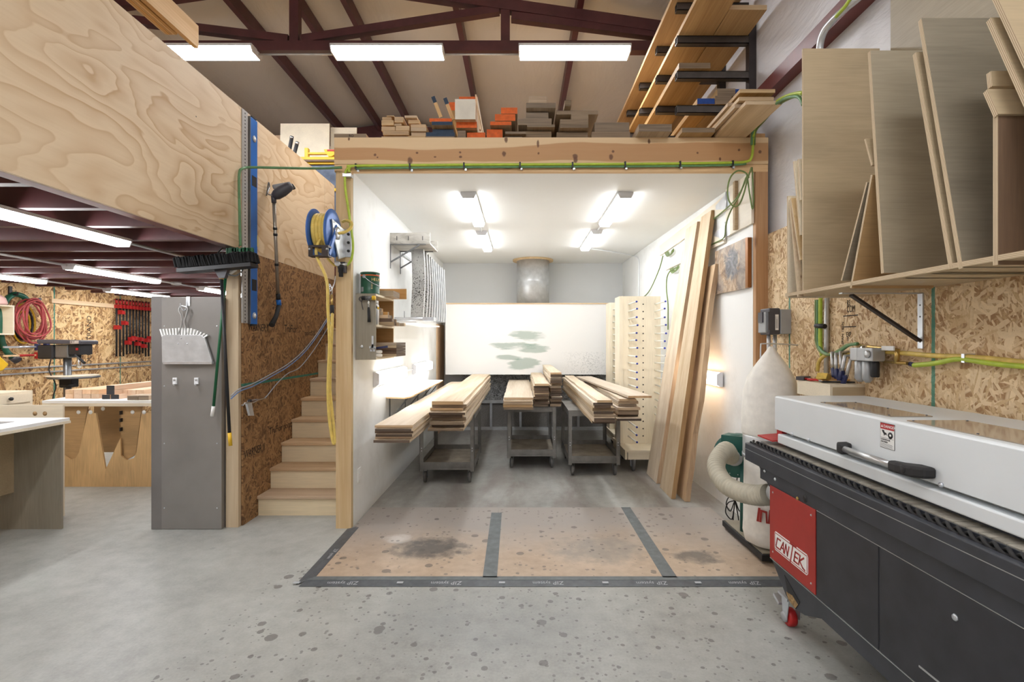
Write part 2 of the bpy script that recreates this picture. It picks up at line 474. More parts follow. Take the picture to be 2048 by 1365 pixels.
def concrete():
    t=MT('concrete'); v=t.coord(False)
    n1=t.noise(v,.9,6,.62); n2=t.noise(v,9,5,.6); n3=t.noise(v,70,2)
    f=t.math('ADD',t.math('MULTIPLY',n1,.55),t.math('ADD',t.math('MULTIPLY',n2,.3),t.math('MULTIPLY',n3,.15)))
    col=t.ramp(f,(.32,S(132,132,128)),(.5,S(165,166,161)),(.68,S(186,187,182)))
    s=t.n('SeparateXYZ'); t.set(s.inputs[0],v)
    # drips of stain in front of the mat
    def spots(scale,thr,seed,amt,c,zone,col):
        vo=t.voro(t.mapv(v,(1,1,0),loc=(seed,seed*.7,0)),scale)
        cc=t.n('SeparateColor'); t.set(cc.inputs[0],vo.outputs['Color'])
        rad=t.math('MULTIPLY',t.math('POWER',cc.outputs[0],3),thr)
        d=t.math('ADD',vo.outputs['Distance'],t.math('MULTIPLY_ADD',t.noise(v,60,2),.12,-.06))
        k=t.math('LESS_THAN',d,rad)
        k=t.math('MULTIPLY',t.math('MULTIPLY',k,zone),amt)
        return t.mix(k,col,c)
    def bell(ax,c,w):
        return t.math('SUBTRACT',1,t.math('POWER',t.math('DIVIDE',t.math('ABSOLUTE',t.math('SUBTRACT',s.outputs[ax],c)),w),2),clamp=True)
    z1=t.math('GREATER_THAN',t.math('MULTIPLY',t.math('MULTIPLY',bell('X',.05,2.1),bell('Y',2.5,1.6)),t.math('ADD',t.noise(v,1.7,2),.45)),.27)
    col=spots(9,.30,3.1,.7,S(98,94,92),z1,col)
    col=spots(17,.34,7.7,.65,S(88,84,82),z1,col)
    col=spots(34,.40,1.9,.55,S(92,88,86),z1,col)
    z3=t.math('LESS_THAN',t.noise(v,1.1,2),.47)
    col=spots(5,.22,5.3,.35,S(128,128,126),z3,col)
    # worn dark patches where finish was sprayed
    pz=t.math('MULTIPLY',t.math('MULTIPLY',bell('X',-.2,.75),bell('Y',2.75,.45)),t.ramp(n1,(.35,(0,0,0,1)),(.6,(1,1,1,1))))
    col=t.mix(t.math('MULTIPLY',pz,.55),col,S(112,118,122))
    # booth floor: grey overspray with brown wear
    bz=t.math('MULTIPLY',t.math('GREATER_THAN',s.outputs['Y'],4.3),t.math('LESS_THAN',t.math('ABSOLUTE',t.math('SUBTRACT',s.outputs['X'],.25)),1.75))
    st=t.noise(t.mapv(v,(2.6,.7,1)),1.,5,.62,.5)
    col=t.mix(t.math('MULTIPLY',bz,t.ramp(st,(.38,(.1,.1,.1,1)),(.62,(.75,.75,.75,1)))),col,S(122,112,106))
    t.bump(n2,.06,.003)
    rg=t.ramp(n1,(.3,(.35,.35,.35,1)),(.7,(.55,.55,.55,1)))
    return t.fin(col,rg)
M['concrete']=concrete()
def matmat():
    t=MT('floor_mat'); v=t.coord(False)
    n1=t.noise(v,1.6,6,.62); n2=t.noise(v,14,4)
    col=t.ramp(t.math('ADD',t.math('MULTIPLY',n1,.6),t.math('MULTIPLY',n2,.4)),(.35,S(172,150,128)),(.62,S(200,179,156)))
    s=t.n('SeparateXYZ'); t.set(s.inputs[0],v)
    g=t.math('MULTIPLY_ADD',t.math('SUBTRACT',n1,.5),1.1,t.math('DIVIDE',t.math('SUBTRACT',s.outputs['Y'],3.55),.75),clamp=True)
    col=t.mix(t.math('MULTIPLY',g,.95),col,S(160,153,147))
    def blob(x,y,rx,ry,amt,c,col):
        dx=t.math('DIVIDE',t.math('SUBTRACT',s.outputs['X'],x),rx); dy=t.math('DIVIDE',t.math('SUBTRACT',s.outputs['Y'],y),ry)
        d=t.math('ADD',t.math('MULTIPLY',dx,dx),t.math('MULTIPLY',dy,dy))
        k=t.ramp(t.math('ADD',d,t.math('MULTIPLY_ADD',t.noise(v,7,5,.7),2.4,-1.2)),(.15,(1,1,1,1)),(1.,(0,0,0,1)))
        return t.mix(t.math('MULTIPLY',k,amt),col,c)
    col=blob(-.68,3.78,.33,.22,.8,S(84,84,84),col)
    col=blob(-.98,3.95,.14,.10,.55,S(226,224,220),col)
    col=blob(.60,3.75,.42,.28,.5,S(136,134,130),col)
    col=blob(1.28,3.62,.2,.13,.75,S(88,86,84),col)
    vo2=t.voro(t.mapv(v,(1,1,0),loc=(4,7,0)),24); c2=t.n('SeparateColor'); t.set(c2.inputs[0],vo2.outputs['Color'])
    k2=t.math('LESS_THAN',t.math('ADD',vo2.outputs['Distance'],t.math('MULTIPLY_ADD',n2,.16,-.08)),t.math('MULTIPLY',t.math('POWER',c2.outputs[0],3),.36))
    col=t.mix(t.math('MULTIPLY',k2,.55),col,S(104,98,94))
    vo=t.voro(t.mapv(v,(1,1,0)),11); cc=t.n('SeparateColor'); t.set(cc.inputs[0],vo.outputs['Color'])
    k=t.math('LESS_THAN',t.math('ADD',vo.outputs['Distance'],t.math('MULTIPLY_ADD',n2,.16,-.08)),t.math('MULTIPLY',t.math('POWER',cc.outputs[0],3),.34))
    col=t.mix(t.math('MULTIPLY',k,.65),col,S(98,92,88))
    return t.fin(col,.5)
M['mat']=matmat()
def filt():
    t=MT('filter_media'); v=t.coord(False); n=t.noise(v,26,6,.75,1.2)
    t.bump(n,.8,.02)
    return t.fin(t.ramp(n,(.38,S(90,90,90)),(.55,S(190,192,194)),(.7,S(236,238,240))),.35,.5)
M['filter']=filt()
def filtd():
    t=MT('filter_dark'); v=t.coord(False); n=t.noise(v,60,5,.7); n2=t.noise(v,1.5,3)
    t.bump(n,.6,.01)
    return t.fin(t.ramp(t.math('ADD',t.math('MULTIPLY',n,.6),t.math('MULTIPLY',n2,.4)),(.35,S(92,88,86)),(.6,S(142,138,134)),(.75,S(190,186,182))),.8)
M['filterdark']=filtd()
def slatmat():   # sheet metal crusted with overspray speckle
    t=MT('speckled_metal'); v=t.coord(False); n=t.noise(v,70,4,.6); s=t.n('SeparateXYZ'); t.set(s.inputs[0],v)
    zone=t.math('SUBTRACT',1,t.math('DIVIDE',t.math('ABSOLUTE',t.math('SUBTRACT',s.outputs['Z'],2.12)),.28),clamp=True)
    k=t.math('GREATER_THAN',t.math('ADD',n,t.math('MULTIPLY',zone,.10)),.63)
    b=t.noise(v,5,4)
    col=t.mix(k,t.ramp(b,(.3,S(140,140,138)),(.7,S(186,186,182))),S(60,58,56))
    return t.fin(col,.5,.3)
M['slat']=slatmat()
def dirtyply():
    t=MT('overspray_ply'); v=t.coord(False); n=t.noise(t.mapv(v,(2,6,6)),1.6,6,.65,.5)
    t.fin(t.ramp(n,(.36,S(110,106,100)),(.5,S(186,182,174)),(.66,S(214,211,204))),.6)
    return t.m
M['dirtyply']=dirtyply()
def paintart():
    t=MT('test_panel'); v=t.coord(False)
    n=t.noise(t.mapv(v,(2,3,2.6)),1.6,6,.68,1.6); n2=t.noise(t.mapv(v,(1,3.4,1.2),loc=(4,2,9)),1.7,5,.6,.8)
    col=t.ramp(n,(.36,S(104,78,60)),(.47,S(168,142,116)),(.58,S(200,178,152)),(.68,S(140,108,82)))
    k=t.ramp(n2,(.44,(0,0,0,1)),(.54,(1,1,1,1)))
    s=t.n('SeparateXYZ'); t.set(s.inputs[0],v)
    dy=t.math('DIVIDE',t.math('SUBTRACT',s.outputs['Y'],4.58),.2); dz=t.math('DIVIDE',t.math('SUBTRACT',s.outputs['Z'],2.27),.19)
    d=t.math('ADD',t.math('MULTIPLY',dy,dy),t.math('MULTIPLY',dz,dz))
    n3=t.noise(v,9,6,.7,1.5)
    b=t.ramp(t.math('ADD',d,t.math('MULTIPLY_ADD',n3,2.6,-1.3)),(.3,(1,1,1,1)),(.75,(0,0,0,1)))
    col=t.mix(t.math('MULTIPLY',k,.5),col,S(132,130,130))
    return t.fin(t.mix(t.math('MULTIPLY',b,.9),col,t.ramp(n3,(.35,S(52,54,62)),(.6,S(128,132,140)))),.45)
M['art']=paintart()
def boothpanel():  # plenum face: white with pale green-grey sprayed patches
    t=MT('plenum_face'); v=t.coord(False); s=t.n('SeparateXYZ'); t.set(s.inputs[0],v)
    col=(.84,.825,.80,1)
    nz=t.noise(t.mapv(v,(1.6,1,9)),1.5,5,.6)
    def blob(x,z,rx,rz,amt,c,col):
        dx=t.math('DIVIDE',t.math('SUBTRACT',s.outputs['X'],x),rx); dz=t.math('DIVIDE',t.math('SUBTRACT',s.outputs['Z'],z),rz)
        d=t.math('ADD',t.math('MULTIPLY',dx,dx),t.math('MULTIPLY',dz,dz))
        k=t.ramp(t.math('ADD',d,t.math('MULTIPLY_ADD',nz,3.6,-1.8)),(.35,(1,1,1,1)),(1.,(0,0,0,1)))
        return t.mix(t.math('MULTIPLY',k,amt),col,c)
    for a in ((.12,1.68,.32,.10),(-.12,1.5,.36,.07),(-.2,1.3,.24,.05),(.05,1.2,.3,.1),(.2,1.45,.3,.08)):
        col=blob(*a,.62,S(124,150,134),col)
    sp=t.noise(v,45,4,.6); z2=t.math('MULTIPLY',t.math('SUBTRACT',1,t.math('DIVIDE',t.math('ABSOLUTE',t.math('SUBTRACT',s.outputs['X'],1.15)),.5),clamp=True),t.math('LESS_THAN',s.outputs['Z'],1.4))
    col=t.mix(t.math('MULTIPLY',t.math('GREATER_THAN',sp,.56),t.math('MULTIPLY',z2,.5)),col,S(170,170,168))
    return t.fin(col,.5)
M['plenum']=boothpanel()
def perf():
    t=MT('perforated_alum'); v=t.coord(False)
    s=t.n('SeparateXYZ'); t.set(s.inputs[0],v)
    f=t.math('ABSOLUTE',t.math('SUBTRACT',t.math('FRACT',t.math('MULTIPLY',s.outputs['Z'],33.)),.5))
    g=t.math('ABSOLUTE',t.math('SUBTRACT',s.outputs['Y'],4.289))
    k=t.math('MULTIPLY',t.math('LESS_THAN',f,.22),t.math('LESS_THAN',g,.007))
    return t.fin(t.mix(k,S(192,192,190),S(60,56,54)),.35,.5)
M['perf']=perf()
# ------------------------------------------------------------------ camera
cd=bpy.data.cameras.new('camera'); cam=bpy.data.objects.new('camera',cd); COL.objects.link(cam)
cam.location=(0,0,H); cam.rotation_euler=(math.pi/2,0,0)
cd.sensor_width=36; cd.sensor_fit='HORIZONTAL'; cd.lens=36*1000/2048
cd.shift_x=-17/2048; cd.shift_y=1.5/2048; cd.clip_start=.05
SC.camera=cam
SC.view_settings.view_transform='Standard'; SC.view_settings.look='None'; SC.view_settings.gamma=1
SC.view_settings.exposure=0; SC.view_settings.use_curve_mapping=False
w=bpy.data.worlds.new('world'); SC.world=w; w.use_nodes=True
w.node_tree.nodes['Background'].inputs[0].default_value=(.8,.85,.9,1); w.node_tree.nodes['Background'].inputs[1].default_value=.3
SC.cycles.max_bounces=7; SC.cycles.diffuse_bounces=5; SC.cycles.glossy_bounces=3; SC.cycles.transmission_bounces=4

XL,XR,YF,YB=-6.9,2.13,-6.,9.9
RX=-2.44                                   # ridge
def roofz(x): return 5.93-.145*abs(x-RX)
# ------------------------------------------------------------------ room shell
struct(MB().box(XL-.2,XR+.2,YF-.2,YB+.2,-.2,0).build('floor',M['concrete']),'stained grey concrete workshop floor')
struct(MB().box(XR,XR+.15,YF,YB,0,roofz(XR)+.1).build('wall_right',M['wallvinyl']),'white vinyl insulated upper wall on the right')
struct(MB().box(XL-.15,XL,YF,YB,2.6,roofz(XL)+.1).build('wall_left_upper',M['wallvinyl']),'white insulated wall above the loft on the left')
struct(MB().box(XL-.15,XL,YF,YB,0,2.6).build('wall_left',M['osb_left']),'strand board wall under the loft')
m=MB(); 
m.prism([(XL,YB,0),(XR,YB,0),(XR,YB,roofz(XR)),(RX,YB,roofz(RX)),(XL,YB,roofz(XL))],(0,.15,0)); struct(m.build('wall_back',M['wallvinyl']))
m=MB(); m.prism([(XL,YF,0),(XR,YF,0),(XR,YF,roofz(XR)),(RX,YF,roofz(RX)),(XL,YF,roofz(XL))],(0,-.15,0)); struct(m.build('wall_front',M['wallvinyl']))
# roof lining: sagging white vinyl between purlins
m=MB(); nx,ny=44,60; vs=[];fs=[]
PX=[-6.3,-4.88,-3.46,-2.74,-2.14,-.76,.66,2.05]
xs=sorted([XL+(XR-XL)*i/nx for i in range(nx+1)]+[RX])
for x in xs:
    for j in range(ny+1):
        y=YF+(YB-YF)*j/ny
        d=min(abs(x-p) for p in PX); sag=-.05*min(1,d/.6)**2*(1+.5*math.sin(y*1.35+x))
        vs.append((x,y,roofz(x)+sag))
n2=len(xs)
for i in range(n2-1):
    for j in range(ny):
        a=i*(ny+1)+j; fs.append((a,a+1,a+ny+2,a+ny+1))
m.add(vs,fs,0,True); struct(m.build('ceiling',M['roofvinyl']),'white vinyl faced insulation between the roof beams')
struct(MB().prism([(XL-.1,YF,roofz(XL)+.03),(RX,YF,roofz(RX)+.03),(XR+.1,YF,roofz(XR)+.03),(XR+.1,YF,roofz(XR)+.1),(RX,YF,roofz(RX)+.1),(XL-.1,YF,roofz(XL)+.1)],(0,YB-YF,0)).build('roof_slab',M['roofvinyl']))
for x in PX:
    z=roofz(x)
    struct(MB().box(x-.035,x+.035,YF,YB-.02,z-.2,z-.03).build('roof_purlin',M['maroon'])) if x!=2.05 else None
# trusses
def truss(Y,lamps):
    lo=lambda x: 5.61-.145*abs(x-RX)
    T=thing('roof_truss','dark red steel roof truss spanning the workshop',None,(RX,Y,4.9)); T['kind']='structure'
    MB().box(XL,XR,Y-.05,Y+.05,4.82,4.93).build('bottom_chord',M['maroon'],T)
    for a,b in ((XL,RX),(RX,XR)):
        MB().prism([(a,Y-.05,lo(a)),(b,Y-.05,lo(b)),(b,Y-.05,lo(b)+.125),(a,Y-.05,lo(a)+.125)],(0,.1,0)).build('top_chord',M['maroon'],T)
    for x in (-2.53,-.17,-4.9):
        MB().box(x-.05,x+.05,Y-.045,Y+.045,4.93,lo(x)).build('web_post',M['maroon'],T)
    for a,b in (((-2.45,4.96),(-.24,5.30)),((-2.6,4.96),(-4.85,5.24)),((-.1,5.22),(1.9,4.97))):
        MB().bar((a[0],Y,a[1]),(b[0],Y,b[1]),.085,.085).build('web_brace',M['maroon'],T)
    if lamps: pass
truss(5.62,1); truss(.3,1); truss(-4.7,1)
struct(MB().prism([(XL,9.78,roofz(XL)-.06),(RX,9.78,roofz(RX)-.06),(XR,9.78,roofz(XR)-.06),(XR,9.78,roofz(XR)-.30),(RX,9.78,roofz(RX)-.30),(XL,9.78,roofz(XL)-.30)],(0,.1,0)).build('end_rafter',M['maroon']))
struct(MB().box(2.03,2.13,YF,YB,3.62,3.74).build('wall_girt',M['maroon2']),'dark red girt along the right wall')
# strand board wainscot of the right wall
struct(MB().box(2.08,2.13,YF,4.9,0,2.475).build('wall_right_lining',M['osb_right']),'strand board lining of the right wall with green panel edges')
wl=bpy.data.objects['wall_right_lining']
def walltext(x,y,z,body,size,par,rot=0,face=-1,mat='inkdark',sx=1):
    ex=Vector((0,-1,0)) if face<0 else Vector((0,1,0)); ey=Vector((0,0,1))
    if rot: ex,ey=(Vector((0,0,1)),Vector((0,1,0))) if face<0 else (Vector((0,0,1)),Vector((0,-1,0)))
    Mx=mxyz(x,y,z,ex,ey); return text('lettering',body,Mx,size,M[mat],par,.0004,'LEFT',sx)
walltext(2.0785,3.185,1.775,'COM',.062,wl,0,-1,'inkdark',.55); walltext(2.0785,3.185,1.815,'RS',.05,wl,0,-1,'inkdark',.6); walltext(2.0785,3.19,1.615,'EXP',.045,wl,0,-1,'inkdark',.6); walltext(2.0785,3.185,1.585,'1',.04,wl,0,-1)
walltext(2.0785,3.225,1.55,'SPAN 16 IN',.03,wl,1)
for y0,y1,z in ((3.08,3.22,1.735),(3.10,3.235,1.665)): MB().box(2.0782,2.081,y0,y1,z-.003,z+.003).build('printed_rule',M['inkdark'],wl)
# ------------------------------------------------------------------ finishing booth
bx0,bx1,by0,by1,bz=-1.42,1.975,4.25,9.17,3.01
struct(MB().box(-1.55,bx0,by0,YB,0,bz+.0).build('wall_booth_left',M['boothwhite']),'white painted left wall of the finishing booth')
m=MB(); m.prism([(bx1,by0,0),(1.865,by1+.1,0),(2.06,by1+.1,0),(2.06,by0,0)],(0,0,bz)); struct(m.build('wall_booth_right',M['boothwhite']),'white painted right wall of the finishing booth')
struct(MB().box(bx0,1.9,by1,by1+.1,0,bz).build('wall_booth_back',M['boothgrey']),'pale grey back wall of the finishing booth')
struct(MB().box(-1.55,2.06,by0,YB,bz,bz+.04).build('ceiling_booth',M['boothceil']),'white painted ceiling of the finishing booth')
struct(MB().box(-1.56,2.08,by0,YB,bz+.04,3.28).build('booth_deck',M['pineX']),'timber deck on top of the booth')
def xr(y): return bx1+(1.865-bx1)*(y-by0)/(by1+.1-by0)      # right wall of the booth at depth y
struct(MB().box(-1.551,-1.423,4.2,4.249,0,2.9995).build('timber_post',M['pineZ']),'knotty timber post left of the booth opening')
struct(MB().box(1.977,2.079,4.2,4.249,0,2.9995).build('timber_post',M['fir']),'reddish timber post right of the booth opening')
struct(MB().box(-1.563,2.079,4.195,4.249,3.062,3.285).build('header_beam',M['pineX']),'wide live edge figured timber beam over the booth opening')
bm_=bpy.data.objects['header_beam']
def beammat():
    t=MT('header_figure'); v=t.coord(False); s=t.n('SeparateXYZ'); t.set(s.inputs[0],v)
    n=t.noise(t.mapv(v,(1.2,1,1)),1,3,.5); fine=t.noise(t.mapv(v,(2,1,50)),1,3)
    z=t.math('ADD',s.outputs['Z'],t.math('MULTIPLY_ADD',n,.08,-.04))
    a=t.math('MULTIPLY',t.ramp(t.math('SUBTRACT',t.math('MULTIPLY_ADD',t.math('DIVIDE',t.math('ADD',s.outputs['X'],.4),.9,0,True) if False else t.math('MULTIPLY_ADD',s.outputs['X'],1.1,.44,True),.055,3.192),z),(0,(0,0,0,1)),(.006,(1,1,1,1))),t.ramp(t.math('SUBTRACT',z,3.086),(0,(0,0,0,1)),(.006,(1,1,1,1))))
    col=t.mix(a,S(226,198,156),S(188,142,96)); col=t.mix(t.math('MULTIPLY',fine,.35),col,S(206,166,120))
    nk=t.noise(v,40,3)
    for px,py,rx,rz in ((1012,279,4,8),(1076,288,3,9),(1077,307,2.5,3),(1008,308,5,6),(920,305,3,2.5),(921,314,3.5,3),(820,322,6,9),(834,306,3,2.5),(750,310,3,3),(755,315,2,2),(698,278,2.5,4),(1150,313,6,6),(1151,320,5,8),(1298,283,3,6),(1222,314,5,7),(1226,303,3,3),(1395,306,2.5,2.5),(1440,318,3,4),(1478,300,3,3),(1520,304,4,4),(870,314,3,2)):
        q=P(px,py,4.195); a_=t.math('DIVIDE',t.math('SUBTRACT',s.outputs['X'],q.x),rx*.0042); b_=t.math('DIVIDE',t.math('SUBTRACT',s.outputs['Z'],q.z),rz*.0042)
        d_=t.math('ADD',t.math('ADD',t.math('MULTIPLY',a_,a_),t.math('MULTIPLY',b_,b_)),t.math('MULTIPLY_ADD',nk,1.,-.5))
        col=t.mix(t.ramp(d_,(.35,(.9,.9,.9,1)),(1.1,(0,0,0,1))),col,S(104,66,44))
    return t.fin(col,.6)
bm_.data.materials[0]=beammat()
struct(MB().box(-1.563,2.079,4.2,4.249,3.0,3.06).build('trim_1',M['pineX']),'narrow timber trim under the header beam')
# ------------------------------------------------------------------ loft on the left
lz=2.36
struct(MB().box(-2.39,-2.37,.25,6.37,2.355,3.56).build('loft_fascia',M['flame']),'swirling grain plywood guard wall of the loft')
struct(MB().box(-2.47,-2.392,.25,YB,lz-.005,2.56).build('loft_rim_beam',M['maroon2']),'dark red edge beam under the plywood guard wall')
struct(MB().box(XL,-2.40,.25,YB,2.56,2.6).build('loft_deck',M['osb_deck']),'strand board deck of the loft')
y=2.49
while y<9.8:
    struct(MB().box(XL,-2.47,y-.0025,y+.0025,lz,2.555).box(XL,-2.47,y,y+.055,lz,lz+.006).build('loft_joist',M['maroon'])); y+=.462
# wall beside the stairs
struct(MB().box(-2.385,-2.37,4.27,9.3,0,2.353).build('wall_stair',M['osb_stair']),'dark strand board wall beside the stairs')
ws=bpy.data.objects['wall_stair']
walltext(-2.3695,4.35,1.695,'WARNER II',.095,ws,0,1,'inkdark',.75); walltext(-2.3695,5.02,1.70,'TruFlor',.11,ws,0,1,'inkdark',.8); walltext(-2.3695,5.5,1.665,'pointSIX',.075,ws,0,1,'inkdark'); walltext(-2.3695,5.9,1.68,'DURASTRAND',.085,ws,0,1,'inkdark',.8)
walltext(-2.3695,4.285,.595,'WARNER II',.10,ws,0,1,'inkdark',.7); walltext(-2.3695,4.72,.72,'TruFlor pointSIX',.09,ws,0,1,'inkdark',.9)
struct(MB().box(-2.49,-2.385,4.225,4.267,0,2.353).build('wall_stud',M['pineZ']),'light timber stud at the end of the stair wall')
# conduits on the left wall
for z in (1.205,1.13):
    o=tag(MB().tube([(XL+.011,2.5,z),(XL+.011,YB-.1,z)],.012).build('conduit',M['galv']),'%s grey pipe running along the strand board wall under the loft'%('upper' if z>1.2 else 'lower'),'pipe',None)
# hardboard floor mat with taped seams
mt=thing('floor_mat','tan hardboard floor sheets with grey taped seams in front of the booth','floor mat',(0,4,0))
for a,b in ((-1.40,-.206),(-.204,.988),(.990,1.78)): MB().prism([(a,3.27,.0),(b,3.27,.0),(b,4.7,.0),(a,4.7,.0)],(0,0,.012)).build('panel',M['mat'],mt)
def strip(n,pts,mat,par,z=.0125,th=.0015): return MB().prism([(p[0],p[1],z) for p in pts],(0,0,th)).build(n,M[mat],par)
strip('seam_tape',[(-.25,3.30),(-.155,3.30),(-.17,4.55),(-.265,4.55)],'tape',mt)
strip('seam_tape',[(.94,3.30),(1.035,3.30),(1.03,4.7),(.945,4.7)],'tape',mt)
strip('edge_tape',[(-1.405,3.265),(1.78,3.265),(1.78,3.315),(-1.36,3.315)],'tape',mt)
strip('edge_tape',[(-1.405,3.265),(-1.355,3.32),(-1.355,4.19),(-1.405,4.19)],'tapedark',mt,.0128)
MB().prism([(-1.405,3.27,.012),(1.78,3.27,.012),(1.78,3.2,.002),(-1.42,3.2,.002)],(0,0,.0012)).build('edge_tape',M['tapedark'],mt)
MB().prism([(-1.40,3.25,.012),(-1.40,4.19,.012),(-1.45,4.19,.002),(-1.45,3.22,.002)],(0,0,.0012)).build('edge_tape',M['tapedark'],mt)
for x in (-1.05,-.38,.28,.95,1.55):
    text('lettering','ZIP',mxyz(x,3.236,.0088,(-1,0,0),(0,-1,-.14)),.05,M['inkgrey'],mt,.0003)
    text('lettering','system',mxyz(x-.085,3.236,.0088,(-1,0,0),(0,-1,-.14)),.042,M['inkgrey'],mt,.0003)
    strip('printed_mark',[(x-.42,3.225),(x-.38,3.225),(x-.38,3.25),(x-.42,3.25)],'inkgrey',mt,.0095,.0015)
text('lettering','ZIP',mxyz(-1.38,3.75,.0146,(0,-1,0),(1,0,0)),.04,M['inkgrey'],mt,.0003)
text('lettering','system',mxyz(-1.38,3.68,.0146,(0,-1,0),(1,0,0)),.034,M['inkgrey'],mt,.0003)

# ------------------------------------------------------------------ lamps
def lamp(loc,rz,L,W,T,led,label,group,name='ceiling_light',up=(0,0,1)):
    """strip lamp hanging with its glowing face along -up; length on local X"""
    t=thing(name,label,'light',loc,group)
    m=MB(); 
    m.box(-L/2,L/2,-W/2,W/2,-T*.35,0)
    hs=m.build('housing',M['white_metal'])
    m=MB(); m.prism([(-L/2+.012,-W/2+.004,-T*.36),(-L/2+.012,-W*.36,-T),(-L/2+.012,W*.36,-T),(-L/2+.012,W/2-.004,-T*.36)],(L-.024,0,0)); df=m.build('diffuser',led)
    parts=[hs,df]
    for s in (-1,1):
        m=MB(); x=s*L/2; m.prism([(x-.006,-W/2,0),(x-.006,-W/2,-T*.4),(x-.006,-W*.37,-T*1.03),(x-.006,W*.37,-T*1.03),(x-.006,W/2,-T*.4),(x-.006,W/2,0)],(.012,0,0)); parts.append(m.build('end_cap',M['lamp_end']))
    for p in parts: p.parent=t
    upv=Vector(up)
    if upv.z>.9: t.rotation_euler=(0,0,rz)
    else:
        ez=upv.normalized(); ex=Vector((0,1,0)); ey=ez.cross(ex)
        t.rotation_euler=Matrix((ex,ey,ez)).transposed().to_euler()
    return t
for x,wh in ((-3.55,'left'),(-1.466,'middle'),(.595,'right')):
    lamp((x,5.57,4.83),0,1.22,.24,.075,M['led_shop'],'glowing strip light under the roof truss, %s of the three'%wh,'strip lights under the roof truss')
for Y in (.25,-4.75):  # unseen strip lamps added behind the camera to light the room
    for x in (-5.0,-3.0,-.9,1.1):
        lamp((x,Y,4.83),0,1.22,.24,.075,M['led_shop'],'added unseen strip light under a roof truss behind the viewer','added shop lights behind the viewer')
for a,b in ((-2.94,-2.08),(-.85,-.02)):
    tag(MB().tube([(a+.01,5.6,4.79),(b-.0,5.6,4.79)],.011).build('ceiling_conduit',M['galv']),'thin pipe linking the %s truss lights'%('left and middle' if a<-2 else 'middle and right'),'pipe')
for (x,y,lab) in ((-.5,5.4,'front left light on the booth ceiling'),(-.503,7.075,'rear left light on the booth ceiling'),(1.01,5.4,'front right light on the booth ceiling'),(.98,7.0,'rear right light on the booth ceiling')):
    lamp((x,y,bz-.001),math.pi/2,1.2,.145,.058,M['led_booth'],'glowing white strip light, '+lab,'booth ceiling lights')
for x in (-.5,.99):
    tag(MB().tube([(x,6.005,bz-.012),(x,6.4 if x>0 else 6.47,bz-.012)],.01).build('ceiling_conduit',M['white_metal']),'short white pipe between the %s pair of booth ceiling lights'%('left' if x<0 else 'right'),'pipe')
for (y,lab) in ((5.42,'near one on the left booth wall above the long shelf'),(7.15,'far one on the left booth wall above the long shelf')):
    lamp((bx0+.001,y,1.207),0,1.2,.14,.055,M['led_wall'],'glowing wall strip light, '+lab,'booth wall lights','wall_light',(-1,0,0))
tag(MB().tube([(bx0+.012,6.03,1.21),(bx0+.012,6.54,1.21)],.01).build('conduit',M['white_metal']),'short white pipe between the wall lights on the left booth wall','pipe')
lamp((xr(5.4)-.001,5.42,1.203),0,1.2,.14,.055,M['led_warm'],'warm glowing wall strip light behind the leaning boards','booth wall lights','wall_light',(1,.02,0))
for (x,y,lab) in ((-3.05,3.23,'nearest one, cut off by the left picture edge'),(-4.56,3.2,'out of view to the left'),(-4.56,5.65,'middle one above the drill press side'),(-3.05,5.68,'one partly behind the broom head'),(-6.03,5.7,'one at the far left picture edge'),(-6.03,7.9,'one above the clamps'),(-4.54,7.7,'far one just above the grey cabinet'),(-6.03,3.2,'one beyond the left picture edge'),(-3.05,7.9,'one behind the stud')):
    lamp((x,y,lz-.001),math.pi/2,1.22,.13,.06,M['led_loft'],'glowing strip light under the loft, '+lab,'strip lights under the loft')
for x,a,b,seg in ((-4.56,3.84,5.02,'nearer'),(-4.56,6.28,7.07,'farther'),(-6.03,6.33,7.27,'farther'),(-3.05,3.86,5.05,'nearer')):
    lab={-4.56:'middle row',-6.03:'row nearest the left wall',-3.05:'row nearest the stairs'}[x]
    tag(MB().tube([(x,a,lz-.02),(x,b,lz-.02)],.012).build('ceiling_conduit',M['galv']),'grey pipe linking loft lights, %s one of the %s'%(seg,lab),'pipe')
tag(MB().lathe((-4.56,6.62,lz+.001),(0,0,-1),[(.06,0),(.06,.03),(.05,.04)],20).build('ceiling_junction_box',M['galv']),'small round grey junction box under the loft beyond the middle lamp','junction box')
# ------------------------------------------------------------------ exhaust plenum, duct
t=thing('exhaust_plenum','white exhaust plenum hood with faint green sprayed patches on the booth back wall','extractor',(.13,8.8,0))
MB().box(-1.27,1.53,8.45,8.47,1.015,2.215).build('front_panel',M['plenum'],t)
MB().box(-1.27,1.53,8.47,9.165,2.18,2.205).build('top_panel',M['birch'],t)
MB().box(-1.275,1.535,8.44,8.475,2.205,2.225).build('edge_strip',M['pineX'],t)
MB().box(-1.27,-1.25,8.47,9.165,1.015,2.18).build('side_panel',M['birch'],t)
MB().box(1.51,1.53,8.47,9.165,1.015,2.18).build('side_panel',M['birch'],t)
MB().box(-1.06,1.53,8.95,8.97,.52,1.3).build('filter_pad',M['filter'],t)
MB().box(-1.06,1.53,8.95,8.97,.04,.49).build('lower_filter',M['filterdark'],t)
MB().box(-1.08,1.55,8.90,8.95,.475,.53).build('filter_rail',M['galv'],t)
MB().box(-1.08,1.55,8.88,8.95,0,.05).build('filter_rail',M['galv'],t)
for x in (-1.05,-.525,0,.515,1.03,1.52): MB().box(x-.02,x+.02,8.89,8.95,.05,.475).build('filter_post',M['zinc'],t)
t=thing('exhaust_duct','round shiny galvanised duct from the plenum up to the booth ceiling','duct',(.22,8.8,2.6))
MB().lathe((.22,8.8,2.22),(0,0,1),[(.285,0),(.285,.39),(.288,.4),(.285,.41),(.285,.77)],48).build('duct_pipe',M['galv'],t)
